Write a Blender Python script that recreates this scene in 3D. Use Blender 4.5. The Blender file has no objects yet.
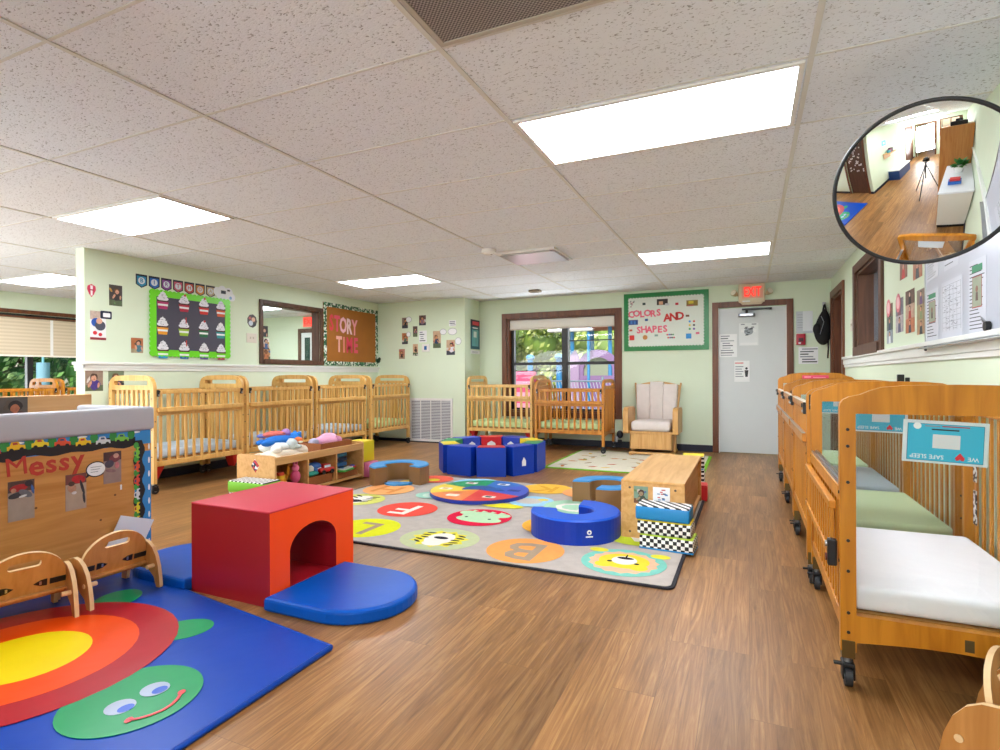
import bpy, bmesh, math, random
from mathutils import Vector, Matrix
from mathutils.geometry import tessellate_polygon
R_ = math.radians
PI = math.pi
random.seed(7)
SC = bpy.context.scene
COL = SC.collection

# ------------------------------------------------------------------ camera, sky, sun, exposure
cam_d = bpy.data.cameras.new('camera'); cam = bpy.data.objects.new('camera', cam_d); COL.objects.link(cam)
cam_d.sensor_width = 36; cam_d.lens = 552.9 / 1000 * 36; cam_d.shift_y = 0.0005
cam_d.clip_start = 0.02; cam_d.clip_end = 200
CAMZ, YAW, ROLL = 1.13, -0.4223, -0.0045
_F = Vector((math.sin(YAW), math.cos(YAW), 0)); _R = Vector((math.cos(YAW), -math.sin(YAW), 0)); _U = Vector((0, 0, 1))
_R2 = _R * math.cos(ROLL) + _U * math.sin(ROLL); _U2 = -_R * math.sin(ROLL) + _U * math.cos(ROLL)
mw = Matrix.Identity(4)
for i in range(3):
    mw[i][0], mw[i][1], mw[i][2] = _R2[i], _U2[i], -_F[i]
mw.translation = (0, 0, CAMZ)
cam.matrix_world = mw
SC.camera = cam

world = bpy.data.worlds.new('sky'); SC.world = world; world.use_nodes = True
wn = world.node_tree.nodes; wl = world.node_tree.links
bg = wn['Background']; sky = wn.new('ShaderNodeTexSky')
sky.sky_type = 'NISHITA'; sky.sun_disc = False; sky.sun_elevation = R_(50); sky.sun_rotation = R_(200)
wl.new(sky.outputs[0], bg.inputs[0]); bg.inputs[1].default_value = 0.15
sun_d = bpy.data.lights.new('sun', 'SUN'); sun_d.energy = 2.5; sun_d.angle = R_(1.0); sun_d.color = (1, .95, .86)
sun = bpy.data.objects.new('sun', sun_d); COL.objects.link(sun)
sun.rotation_euler = (R_(45), 0, R_(14))      # from behind the house, onto the trees beyond the windows
PANEL = 13.0                                  # radiance of the ceiling light diffusers
def fill_lamp(loc, aim, sx, sy, watts, col=(.93, .97, 1)):
    d = bpy.data.lights.new('window_fill_lamp', 'AREA'); d.shape = 'RECTANGLE'; d.size = sx; d.size_y = sy; d.energy = watts; d.color = col
    o = bpy.data.objects.new('window_fill_lamp', d); COL.objects.link(o); o.location = loc
    o.rotation_euler = (Vector(aim) - Vector(loc)).to_track_quat('-Z', 'Z').to_euler(); return o
# daylight lamp added in an invented opening behind the camera, to lift the ceiling
fill_lamp((-6.6, -.19, 1.35), (-4.6, 3.6, 5.4), 5.4, 1.1, 105)
# lamps added outside the two windows in view, standing for ground bounce
fill_lamp((-2.8, 9.75, .15), (-3.0, 6.2, 2.9), 3.0, .8, 85)
fill_lamp((-11.2, 4.4, .15), (-7.0, 4.4, 2.9), 4.0, .8, 80)
fill_lamp((-1.05, -4.5, 1.2), (-.6, 1.5, 3.2), .95, 1.6, 70)  # another added lamp, in the doorway at the hall end
SC.cycles.transparent_max_bounces = 40
SC.view_settings.view_transform = 'Standard'; SC.view_settings.look = 'None'
SC.view_settings.gamma = 1; SC.view_settings.use_curve_mapping = False
SC.view_settings.exposure = 0.78

# ------------------------------------------------------------------ materials
def lin(h):
    if not isinstance(h, str): return tuple(h)
    h = h.lstrip('#'); c = [int(h[i:i + 2], 16) / 255 for i in (0, 2, 4)]
    return tuple(x / 12.92 if x <= .04045 else ((x + .055) / 1.055) ** 2.4 for x in c)
MC = {}
def mat(col, rough=.5, metal=0, spec=.5, emit=0, noise=0, nscale=8, bump=0, bscale=60, stretch=None, sheen=0, coat=0):
    key = (str(col), rough, metal, spec, emit, noise, nscale, bump, bscale, str(stretch), sheen, coat)
    if key in MC: return MC[key]
    m = bpy.data.materials.new('m_%s' % str(col).strip('#')); m.use_nodes = True
    n = m.node_tree.nodes; l = m.node_tree.links; b = n['Principled BSDF']
    c = lin(col)
    b.inputs['Base Color'].default_value = (*c, 1); b.inputs['Roughness'].default_value = rough
    b.inputs['Metallic'].default_value = metal; b.inputs['Specular IOR Level'].default_value = spec
    if sheen: b.inputs['Sheen Weight'].default_value = sheen
    if coat: b.inputs['Coat Weight'].default_value = coat; b.inputs['Coat Roughness'].default_value = .15
    if emit:
        b.inputs['Emission Color'].default_value = (*c, 1); b.inputs['Emission Strength'].default_value = emit
    if noise or bump:
        tc = n.new('ShaderNodeTexCoord'); mp = n.new('ShaderNodeMapping')
        l.new(tc.outputs['Object'], mp.inputs[0])
        if stretch: mp.inputs['Scale'].default_value = stretch
    if noise:
        t = n.new('ShaderNodeTexNoise'); t.inputs['Scale'].default_value = nscale; t.inputs['Detail'].default_value = 5
        l.new(mp.outputs[0], t.inputs[0])
        r = n.new('ShaderNodeMapRange'); r.inputs[1].default_value = .25; r.inputs[2].default_value = .75
        r.inputs[3].default_value = 1 - noise; r.inputs[4].default_value = 1 + noise * .6
        l.new(t.outputs[0], r.inputs[0])
        mx = n.new('ShaderNodeVectorMath'); mx.operation = 'SCALE'; mx.inputs[0].default_value = c
        l.new(r.outputs[0], mx.inputs['Scale']); l.new(mx.outputs[0], b.inputs['Base Color'])
    if bump:
        t2 = n.new('ShaderNodeTexNoise'); t2.inputs['Scale'].default_value = bscale; t2.inputs['Detail'].default_value = 3
        l.new(mp.outputs[0], t2.inputs[0])
        bp = n.new('ShaderNodeBump'); bp.inputs['Strength'].default_value = bump; bp.inputs['Distance'].default_value = .01
        l.new(t2.outputs[0], bp.inputs['Height']); l.new(bp.outputs[0], b.inputs['Normal'])
    MC[key] = m; return m

def wood(col, dark, rough=.38, axis=2, scale=14):
    key = ('wood', col, dark, rough, axis, scale)
    if key in MC: return MC[key]
    m = bpy.data.materials.new('wood_%s' % col.strip('#')); m.use_nodes = True
    n = m.node_tree.nodes; l = m.node_tree.links; b = n['Principled BSDF']
    b.inputs['Roughness'].default_value = rough
    tc = n.new('ShaderNodeTexCoord'); mp = n.new('ShaderNodeMapping'); l.new(tc.outputs['Object'], mp.inputs[0])
    s = [scale] * 3; s[axis] = scale * .09; mp.inputs['Scale'].default_value = s
    t = n.new('ShaderNodeTexNoise'); t.inputs['Scale'].default_value = 1.6; t.inputs['Detail'].default_value = 6
    t.inputs['Distortion'].default_value = .8; l.new(mp.outputs[0], t.inputs[0])
    r = n.new('ShaderNodeValToRGB'); l.new(t.outputs[0], r.inputs[0])
    r.color_ramp.elements[0].position = .3; r.color_ramp.elements[0].color = (*lin(dark), 1)
    r.color_ramp.elements[1].position = .62; r.color_ramp.elements[1].color = (*lin(col), 1)
    l.new(r.outputs[0], b.inputs['Base Color'])
    MC[key] = m; return m

def floor_material():
    m = bpy.data.materials.new('floor_planks'); m.use_nodes = True
    n = m.node_tree.nodes; l = m.node_tree.links; b = n['Principled BSDF']
    tc = n.new('ShaderNodeTexCoord'); sp = n.new('ShaderNodeSeparateXYZ'); cb = n.new('ShaderNodeCombineXYZ')
    l.new(tc.outputs['Object'], sp.inputs[0]); l.new(sp.outputs[1], cb.inputs[0]); l.new(sp.outputs[0], cb.inputs[1])
    br = n.new('ShaderNodeTexBrick'); br.offset = .37; br.offset_frequency = 3
    br.inputs['Scale'].default_value = 1; br.inputs['Brick Width'].default_value = 1.22; br.inputs['Row Height'].default_value = .152
    br.inputs['Mortar Size'].default_value = .0012; br.inputs['Mortar Smooth'].default_value = .3; br.inputs['Bias'].default_value = 0
    br.inputs['Color1'].default_value = (.2, .2, .2, 1); br.inputs['Color2'].default_value = (.8, .8, .8, 1); br.inputs['Mortar'].default_value = (0, 0, 0, 1)
    l.new(cb.outputs[0], br.inputs[0])
    # grain stretched along the planks, shifted from plank to plank
    sh = n.new('ShaderNodeVectorMath'); sh.operation = 'MULTIPLY_ADD'; sh.inputs[1].default_value = (7, 3, 5)
    l.new(br.outputs[0], sh.inputs[0]); l.new(tc.outputs['Object'], sh.inputs[2])
    mp = n.new('ShaderNodeMapping'); mp.inputs['Scale'].default_value = (42, 2.0, 1); l.new(sh.outputs[0], mp.inputs[0])
    t = n.new('ShaderNodeTexNoise'); t.inputs['Scale'].default_value = 1; t.inputs['Detail'].default_value = 8; t.inputs['Distortion'].default_value = 1.4
    t.inputs['Roughness'].default_value = .68
    l.new(mp.outputs[0], t.inputs[0])
    r = n.new('ShaderNodeValToRGB'); e = r.color_ramp.elements
    e[0].position = .24; e[0].color = (*lin('#6b4724'), 1); e[1].position = .78; e[1].color = (*lin('#c3965e'), 1)
    k = e.new(.5); k.color = (*lin('#9a6c3e'), 1)
    l.new(t.outputs[0], r.inputs[0])
    mp2 = n.new('ShaderNodeMapping'); mp2.inputs['Scale'].default_value = (5, .9, 1); l.new(sh.outputs[0], mp2.inputs[0])
    t2 = n.new('ShaderNodeTexNoise'); t2.inputs['Scale'].default_value = 1.2; t2.inputs['Detail'].default_value = 3; l.new(mp2.outputs[0], t2.inputs[0])
    mr = n.new('ShaderNodeMapRange'); mr.inputs[1].default_value = .3; mr.inputs[2].default_value = .7; mr.inputs[3].default_value = .78; mr.inputs[4].default_value = 1.16
    l.new(t2.outputs[0], mr.inputs[0])
    mr2 = n.new('ShaderNodeMapRange'); mr2.inputs[1].default_value = .0; mr2.inputs[2].default_value = .8; mr2.inputs[3].default_value = .62; mr2.inputs[4].default_value = 1.06
    bw = n.new('ShaderNodeRGBToBW'); l.new(br.outputs[0], bw.inputs[0]); l.new(bw.outputs[0], mr2.inputs[0])
    ml = n.new('ShaderNodeMath'); ml.operation = 'MULTIPLY'; l.new(mr.outputs[0], ml.inputs[0]); l.new(mr2.outputs[0], ml.inputs[1])
    sc = n.new('ShaderNodeVectorMath'); sc.operation = 'SCALE'; l.new(r.outputs[0], sc.inputs[0]); l.new(ml.outputs[0], sc.inputs['Scale'])
    l.new(sc.outputs[0], b.inputs['Base Color'])
    b.inputs['Roughness'].default_value = .36; b.inputs['Specular IOR Level'].default_value = .4
    bp = n.new('ShaderNodeBump'); bp.inputs['Strength'].default_value = .12; bp.inputs['Distance'].default_value = .004
    l.new(t.outputs[0], bp.inputs['Height']); l.new(bp.outputs[0], b.inputs['Normal'])
    return m

def ceiling_material():
    m = bpy.data.materials.new('ceiling_tile'); m.use_nodes = True
    n = m.node_tree.nodes; l = m.node_tree.links; b = n['Principled BSDF']
    b.inputs['Roughness'].default_value = .95; b.inputs['Specular IOR Level'].default_value = .1
    tc = n.new('ShaderNodeTexCoord'); mp = n.new('ShaderNodeMapping'); l.new(tc.outputs['Object'], mp.inputs[0])
    mp.inputs['Scale'].default_value = (72, 128, 1); mp.inputs['Rotation'].default_value = (0, 0, .5)
    t = n.new('ShaderNodeTexNoise'); t.inputs['Scale'].default_value = 1; t.inputs['Detail'].default_value = 2; t.inputs['Distortion'].default_value = .6
    l.new(mp.outputs[0], t.inputs[0])
    r = n.new('ShaderNodeValToRGB'); e = r.color_ramp.elements
    e[0].position = .30; e[0].color = (*lin('#9c9ea2'), 1); e[1].position = .40; e[1].color = (*lin('#ecf1f8'), 1)
    l.new(t.outputs[0], r.inputs[0]); l.new(r.outputs[0], b.inputs['Base Color'])
    bp = n.new('ShaderNodeBump'); bp.inputs['Strength'].default_value = .35; bp.inputs['Distance'].default_value = .006
    l.new(t.outputs[0], bp.inputs['Height']); l.new(bp.outputs[0], b.inputs['Normal'])
    return m

def checker_material(c1, c2, scale):
    key = ('chk', c1, c2, scale)
    if key in MC: return MC[key]
    m = bpy.data.materials.new('checks'); m.use_nodes = True
    n = m.node_tree.nodes; l = m.node_tree.links; b = n['Principled BSDF']
    tc = n.new('ShaderNodeTexCoord'); mp = n.new('ShaderNodeMapping'); mp.inputs['Location'].default_value = (.0031, .0017, .0023)
    l.new(tc.outputs['Object'], mp.inputs[0])
    t = n.new('ShaderNodeTexChecker'); t.inputs['Scale'].default_value = scale
    t.inputs['Color1'].default_value = (*lin(c1), 1); t.inputs['Color2'].default_value = (*lin(c2), 1)
    l.new(mp.outputs[0], t.inputs[0]); l.new(t.outputs[0], b.inputs['Base Color']); b.inputs['Roughness'].default_value = .6
    MC[key] = m; return m

def stripe_material(c1, c2, scale, axis):
    key = ('str', c1, c2, scale, axis)
    if key in MC: return MC[key]
    m = bpy.data.materials.new('stripes'); m.use_nodes = True
    n = m.node_tree.nodes; l = m.node_tree.links; b = n['Principled BSDF']
    tc = n.new('ShaderNodeTexCoord'); t = n.new('ShaderNodeTexWave'); t.bands_direction = axis
    t.inputs['Scale'].default_value = scale; l.new(tc.outputs['Object'], t.inputs[0])
    r = n.new('ShaderNodeValToRGB'); r.color_ramp.interpolation = 'CONSTANT'
    r.color_ramp.elements[0].color = (*lin(c1), 1); r.color_ramp.elements[1].position = .5; r.color_ramp.elements[1].color = (*lin(c2), 1)
    l.new(t.outputs[0], r.inputs[0]); l.new(r.outputs[0], b.inputs['Base Color']); b.inputs['Roughness'].default_value = .6
    MC[key] = m; return m

def blotch_material(cols, scale=60, rough=.35):
    key = ('blo', tuple(cols), scale)
    if key in MC: return MC[key]
    m = bpy.data.materials.new('printed_pattern'); m.use_nodes = True
    n = m.node_tree.nodes; l = m.node_tree.links; b = n['Principled BSDF']
    tc = n.new('ShaderNodeTexCoord'); t = n.new('ShaderNodeTexVoronoi'); t.inputs['Scale'].default_value = scale
    l.new(tc.outputs['Object'], t.inputs[0])
    bw = n.new('ShaderNodeRGBToBW'); l.new(t.outputs['Color'], bw.inputs[0])
    r = n.new('ShaderNodeValToRGB'); r.color_ramp.interpolation = 'CONSTANT'; e = r.color_ramp.elements
    for i, c in enumerate(cols):
        p = .15 + .7 * i / len(cols)
        k = e[i] if i < 2 else e.new(p)
        k.position = 0 if i == 0 else p; k.color = (*lin(c), 1)
    l.new(bw.outputs[0], r.inputs[0]); l.new(r.outputs[0], b.inputs['Base Color']); b.inputs['Roughness'].default_value = rough
    MC[key] = m; return m

def glass_material(rough=0.0, tint=(1, 1, 1)):
    key = ('glass', rough, tint)
    if key in MC: return MC[key]
    m = bpy.data.materials.new('clear_sheet'); m.use_nodes = True
    n = m.node_tree.nodes; l = m.node_tree.links
    for x in list(n): n.remove(x)
    o = n.new('ShaderNodeOutputMaterial'); tr = n.new('ShaderNodeBsdfTransparent'); tr.inputs[0].default_value = (*tint, 1)
    gl = n.new('ShaderNodeBsdfGlossy'); gl.inputs['Roughness'].default_value = .02 + rough
    lw = n.new('ShaderNodeLayerWeight'); lw.inputs[0].default_value = .5
    fr = n.new('ShaderNodeMath'); fr.operation = 'POWER'; fr.inputs[1].default_value = 4.5; l.new(lw.outputs['Facing'], fr.inputs[0])
    fr2 = n.new('ShaderNodeMath'); fr2.operation = 'MULTIPLY_ADD'; fr2.inputs[1].default_value = .6; fr2.inputs[2].default_value = .02; l.new(fr.outputs[0], fr2.inputs[0]); fr = fr2
    mx = n.new('ShaderNodeMixShader'); l.new(fr.outputs[0], mx.inputs[0]); l.new(tr.outputs[0], mx.inputs[1]); l.new(gl.outputs[0], mx.inputs[2])
    l.new(mx.outputs[0], o.inputs[0]); MC[key] = m; return m

# ------------------------------------------------------------------ mesh builder
class MB:
    def __init__(s): s.v = []; s.f = []; s.mi = []; s.sm = []; s.mats = []
    def slot(s, m):
        if m not in s.mats: s.mats.append(m)
        return s.mats.index(m)
    def add(s, vs, fs, m, M=None, smooth=False):
        o = len(s.v); k = s.slot(m)
        for v in vs:
            v = Vector(v); s.v.append(tuple(M @ v if M is not None else v))
        for f in fs: s.f.append(tuple(i + o for i in f)); s.mi.append(k); s.sm.append(smooth)
        return s
    def box(s, x0, x1, y0, y1, z0, z1, m, bev=0, M=None, seg=2):
        if bev <= 0:
            vs = [(x, y, z) for x in (x0, x1) for y in (y0, y1) for z in (z0, z1)]
            return s.add(vs, [(0, 1, 3, 2), (4, 6, 7, 5), (0, 4, 5, 1), (2, 3, 7, 6), (0, 2, 6, 4), (1, 5, 7, 3)], m, M)
        bm = bmesh.new(); bmesh.ops.create_cube(bm, size=1)
        for v in bm.verts:
            v.co = ((x0 + x1) / 2 + v.co.x * (x1 - x0), (y0 + y1) / 2 + v.co.y * (y1 - y0), (z0 + z1) / 2 + v.co.z * (z1 - z0))
        bmesh.ops.bevel(bm, geom=list(bm.edges), offset=min(bev, .49 * min(x1 - x0, y1 - y0, z1 - z0)), segments=seg, affect='EDGES', profile=.5)
        s.bm(bm, m, M, smooth=seg > 2); return s
    def bm(s, bm, m, M=None, smooth=False):
        bm.verts.index_update()
        s.add([v.co.copy() for v in bm.verts], [[v.index for v in f.verts] for f in bm.faces], m, M, smooth); bm.free(); return s
    def cyl(s, p0, p1, r, m, r1=None, n=12, smooth=True):
        p0 = Vector(p0); p1 = Vector(p1); d = (p1 - p0).normalized(); r1 = r if r1 is None else r1
        a = d.orthogonal().normalized(); b = d.cross(a)
        vs = []
        for p, q in ((p0, r), (p1, r1)):
            vs += [p + (a * math.cos(2 * PI * i / n) + b * math.sin(2 * PI * i / n)) * q for i in range(n)]
        s.add(vs, [(i, (i + 1) % n, n + (i + 1) % n, n + i) for i in range(n)], m, None, smooth)
        s.add(vs[:n], [tuple(range(n))[::-1]], m); s.add(vs[n:], [tuple(range(n))], m); return s
    def tube(s, pts, r, m, n=8):
        pts = [Vector(p) for p in pts]; rings = []; up = None
        for i, p in enumerate(pts):
            d = (pts[min(i + 1, len(pts) - 1)] - pts[max(i - 1, 0)]).normalized()
            if up is None: up = d.orthogonal().normalized()
            a = (up - d * up.dot(d)).normalized(); up = a; b = d.cross(a)
            q = r[i] if isinstance(r, (list, tuple)) else r
            rings.append([p + (a * math.cos(2 * PI * k / n) + b * math.sin(2 * PI * k / n)) * q for k in range(n)])
        vs = [v for g in rings for v in g]; fs = []
        for i in range(len(rings) - 1):
            fs += [(i * n + k, i * n + (k + 1) % n, (i + 1) * n + (k + 1) % n, (i + 1) * n + k) for k in range(n)]
        fs += [tuple(range(n))[::-1], tuple(range((len(rings) - 1) * n, len(rings) * n))]
        return s.add(vs, fs, m, None, True)
    def prism(s, outer, t0, t1, m, plane='xy', holes=(), M=None, side=None):
        """an outline (with holes) in a plane, extruded along the third axis from t0 to t1"""
        def P(p, t):
            a, b = p
            return {'xy': (a, b, t), 'xz': (a, t, b), 'yz': (t, a, b)}[plane]
        loops = [list(outer)] + [list(h) for h in holes]
        flat = [p for lp in loops for p in lp]; n = len(flat)
        tris = tessellate_polygon([[Vector((p[0], p[1], 0)) for p in lp] for lp in loops])
        vs = [P(p, t0) for p in flat] + [P(p, t1) for p in flat]
        fs = [tuple(t) for t in tris] + [tuple(i + n for i in t)[::-1] for t in tris]
        s.add(vs, fs, m, M)
        o = 0; fs = []
        for lp in loops:
            k = len(lp); fs += [(o + i, o + (i + 1) % k, n + o + (i + 1) % k, n + o + i) for i in range(k)]; o += k
        return s.add(vs, fs, side or m, M)
    def flat(s, pts, m, M=None): return s.add(pts, [tuple(range(len(pts)))], m, M)
    def ell(s, c, r, m, n=14, k=9, M=None, rot=None):
        vs = []; fs = []
        Q = (Matrix.Translation(c) @ (rot.to_matrix().to_4x4() if rot else Matrix.Identity(4)))
        if M is not None: Q = M @ Q
        for j in range(k + 1):
            th = PI * j / k
            for i in range(n):
                ph = 2 * PI * i / n
                vs.append((r[0] * math.sin(th) * math.cos(ph), r[1] * math.sin(th) * math.sin(ph), r[2] * math.cos(th)))
        for j in range(k):
            for i in range(n):
                fs.append((j * n + i, (j + 1) * n + i, (j + 1) * n + (i + 1) % n, j * n + (i + 1) % n))
        return s.add(vs, fs, m, Q, True)
    def text(s, txt, size, m, M, bold=0, ext=.0006, align='CENTER'):
        vs, fs = glyphs(txt, bold, ext / size, align)
        return s.add([(v[0] * size, v[1] * size, v[2] * size) for v in vs], fs, m, M)
    def build(s, name, parent=None, loc=(0, 0, 0), rz=0):
        me = bpy.data.meshes.new(name); me.from_pydata(s.v, [], s.f)
        for m in s.mats: me.materials.append(m)
        me.polygons.foreach_set('material_index', s.mi); me.polygons.foreach_set('use_smooth', s.sm)
        bm = bmesh.new(); bm.from_mesh(me); bmesh.ops.recalc_face_normals(bm, faces=bm.faces); bm.to_mesh(me); bm.free()
        me.update()
        o = bpy.data.objects.new(name, me); COL.objects.link(o)
        o.location = loc; o.rotation_euler = (0, 0, rz)
        if parent: o.parent = parent
        return o
GC = {}
def glyphs(txt, bold, ext, align):
    key = (txt, bold, round(ext, 5), align)
    if key not in GC:
        c = bpy.data.curves.new('t', 'FONT'); c.body = txt; c.size = 1; c.extrude = ext; c.offset = bold; c.resolution_u = 2
        c.align_x = align; c.align_y = 'CENTER'
        ob = bpy.data.objects.new('t', c); COL.objects.link(ob)
        me = bpy.data.meshes.new_from_object(ob)
        GC[key] = ([tuple(v.co) for v in me.vertices], [tuple(p.vertices) for p in me.polygons])
        bpy.data.objects.remove(ob); bpy.data.curves.remove(c); bpy.data.meshes.remove(me)
    return GC[key]
# local drawing plane of a wall board: X right, Z up, facing -Y.  WALLT turns text (XY) into that plane at depth d in front
def WT(x, z, d=.003, rot=0): return Matrix.Translation((x, -d, z)) @ Matrix.Rotation(PI / 2, 4, 'X') @ Matrix.Rotation(rot, 4, 'Z')
def FT(x, y, z, rot=0): return Matrix.Translation((x, y, z)) @ Matrix.Rotation(rot, 4, 'Z')

def tag(o, label, cat, group=None, kind=None):
    o['label'] = label; o['category'] = cat
    if group: o['group'] = group
    if kind: o['kind'] = kind
    return o
def thing(name, label, cat, loc=(0, 0, 0), rz=0, group=None):
    o = bpy.data.objects.new(name, None); COL.objects.link(o); o.empty_display_size = .1
    o.location = loc; o.rotation_euler = (0, 0, rz)
    return tag(o, label, cat, group)
def struct(o): o['kind'] = 'structure'; return o
def dup(o, parent=None, loc=None, rz=None, label=None):
    c = o.copy(); COL.objects.link(c)
    if parent: c.parent = parent
    if loc is not None: c.location = loc
    if rz is not None: c.rotation_euler = (0, 0, rz)
    if label: c['label'] = label
    for ch in list(o.children): dup(ch, c)
    return c
LW, BW, RW = PI / 2, 0, -PI / 2          # rotations that hang a board on the left, back and right walls
def arc(cx, cy, r, a0, a1, n=12, ry=None):
    ry = r if ry is None else ry
    return [(cx + r * math.cos(R_(a0 + (a1 - a0) * i / n)), cy + ry * math.sin(R_(a0 + (a1 - a0) * i / n))) for i in range(n + 1)]
def rrect(x0, x1, y0, y1, r, n=5):
    return arc(x1 - r, y1 - r, r, 0, 90, n) + arc(x0 + r, y1 - r, r, 90, 180, n) + arc(x0 + r, y0 + r, r, 180, 270, n) + arc(x1 - r, y0 + r, r, 270, 360, n)

# palette
WALL = mat('#dbe8cf', .75, noise=.02, nscale=3, spec=.3)
WHITE = mat('#eceae6', .5); TRIMW = mat('#e9ebe6', .4)
BROWN = wood('#74401f', '#54290f', .4); BROWN2 = wood('#5e3d2a', '#452a1b', .45)
BLACK = mat('#151517', .45); DARK = mat('#0b0b10', .8)
NAVY = mat('#161d33', .45)
MAPLE = wood('#e2b66c', '#cd984c', .35); HONEY = wood('#cb8524', '#ac6812', .32)
PLY = wood('#dcae74', '#c6945a', .4); PLY2 = wood('#c98d4c', '#b37637', .4); PLYEDGE = mat('#e6c290', .5)
STEEL = mat('#b9bcc0', .3, metal=1); GREYM = mat('#8d9094', .4, metal=.8)
BLUE = mat('#0d4fc4', .42, noise=.06, nscale=5, bump=.08, bscale=9); BLUE2 = mat('#0a3cae', .42, spec=.35, bump=.06, bscale=9)
PAPER = mat('#eef0f0', .6); INK = mat('#2b2d33', .6); INKG = mat('#8a8f98', .6)
GREEN = mat('#4cb04a', .6)
H = 2.414; RX = 1.02; LX = -5.98; BY = 8.6; VY = 8.05; NX = -4.25; FX = -10.05; PY = 3.3

# ------------------------------------------------------------------ room shell
FLOOR = floor_material(); CEIL = ceiling_material()
o = MB().box(FX - .2, 4.2, -9.2, 9.3, -.12, 0, FLOOR).build('floor'); struct(o)
o = MB().box(FX - .3, 4.3, -9.3, 9.4, H, H + .12, CEIL).build('ceiling'); struct(o)
GX0, GY0, TX, TY = .2372, 1.884, 1.3347, .6673
g = MB(); TB = mat('#d8d8d2', .5)
for i in range(-8, 2):
    x = GX0 + i * TX
    if x < RX: g.box(x - .011, x + .011, -9.2, 9.2, H - .005, H, TB)
for j in range(-16, 11):
    y = GY0 + j * TY
    g.box(FX, RX, y - .006, y + .006, H - .003, H, TB)
struct(g.build('ceiling_grid'))

def wall_seg(name, boxes, m=WALL): 
    w = MB()
    for b in boxes: w.box(*b, m)
    return struct(w.build(name))
WX0, WX1, WZ0, WZ1 = -3.73, -1.875, .53, 2.085          # back window opening
DX0, DX1, DZ = -.395, .485, 2.09                        # back door opening
wall_seg('wall_back', [(NX, WX0, BY, BY + .2, 0, H), (WX0, WX1, BY, BY + .2, 0, WZ0), (WX0, WX1, BY, BY + .2, WZ1, H),
                       (WX1, DX0, BY, BY + .2, 0, H), (DX0, DX1, BY, BY + .2, DZ, H), (DX1, RX + .14, BY, BY + .2, 0, H)])
wall_seg('wall_vent', [(LX - .14, NX - .0, VY, VY + .12, 0, H)])
wall_seg('wall_nook', [(NX - .1, NX, VY + .12, BY + .2, 0, H)])
MZ0, MZ1, MY0, MY1 = 1.355, 2.115, 5.49, 6.58           # opening of the framed window in the left wall
wall_seg('wall_left', [(LX - .14, LX, PY, MY0, 0, H), (LX - .14, LX, MY0, MY1, 0, MZ0), (LX - .14, LX, MY0, MY1, MZ1, H), (LX - .14, LX, MY1, VY, 0, H)])
RD0, RD1, RDZ = 7.56, 8.46, 2.13                        # doorway and window in the right wall
RWY0, RWY1, RWZ0, RWZ1 = 5.53, 6.70, 1.40, 2.16
wall_seg('wall_right', [(RX, RX + .14, -9.2, RWY0, 0, H), (RX, RX + .14, RWY0, RWY1, 0, RWZ0), (RX, RX + .14, RWY0, RWY1, RWZ1, H),
                        (RX, RX + .14, RWY1, RD0, 0, H), (RX, RX + .14, RD0, RD1, RDZ, H), (RX, RX + .14, RD1, BY, 0, H)])
FW0, FW1, FZ0, FZ1 = 2.3, 6.6, .80, 2.10                # window of the far room on the left
wall_seg('wall_far_left', [(FX - .2, FX, -1, FW0, 0, H), (FX - .2, FX, FW0, FW1, 0, FZ0), (FX - .2, FX, FW0, FW1, FZ1, H), (FX - .2, FX, FW1, 9.2, 0, H)])
# the room seen through the framed window on the left: its end wall has a door under an exit sign
wall_seg('wall_far_back', [(FX, LX - .14, 9.0, 9.2, 0, H)])
# rooms on the right
wall_seg('wall_office', [(RX + .14, 3.6, 7.15, 7.25, 0, H), (3.5, 3.6, 4.6, 7.2, 0, H), (RX + .14, 3.6, 4.5, 4.6, 0, H)], mat('#7f8a93', .8))
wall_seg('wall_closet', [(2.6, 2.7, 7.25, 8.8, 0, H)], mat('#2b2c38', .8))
# behind the camera
wall_seg('wall_south', [(FX, -9.4, -.35, -.2, 0, H), (-9.4, -3.8, -.35, -.2, 0, .8), (-9.4, -3.8, -.35, -.2, 1.95, H), (-3.8, -2.75, -.35, -.2, 0, H), (-2.75, -1.9, -.35, -.2, 2.05, H), (-1.9, -1.7, -.35, -.2, 0, H)])  # wide window opening invented to hold the fill lamp
wall_seg('wall_hall', [(-1.84, -1.7, -4.7, -.35, 0, H)])
wall_seg('wall_end', [(-1.7, -1.55, -4.8, -4.65, 0, H), (-1.55, -.55, -4.8, -4.65, 2.05, H), (-.55, -.25, -4.8, -4.65, 0, H),
                      (-.25, .75, -4.8, -4.65, 0, 1.2), (-.25, .75, -4.8, -4.65, 2.1, H), (.75, RX, -4.8, -4.65, 0, H)])
wall_seg('wall_porch', [(-4.2, -1.9, -9.0, -8.85, 0, H), (-1.9, .6, -9.0, -8.85, 2.1, H), (-1.9, .6, -9.0, -8.85, 0, .9), (.6, RX, -9.0, -8.85, 0, H), (-4.3, -4.2, -9.0, -4.65, 0, H), (-4.2, -1.84, -4.8, -4.65, 0, H)])

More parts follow.
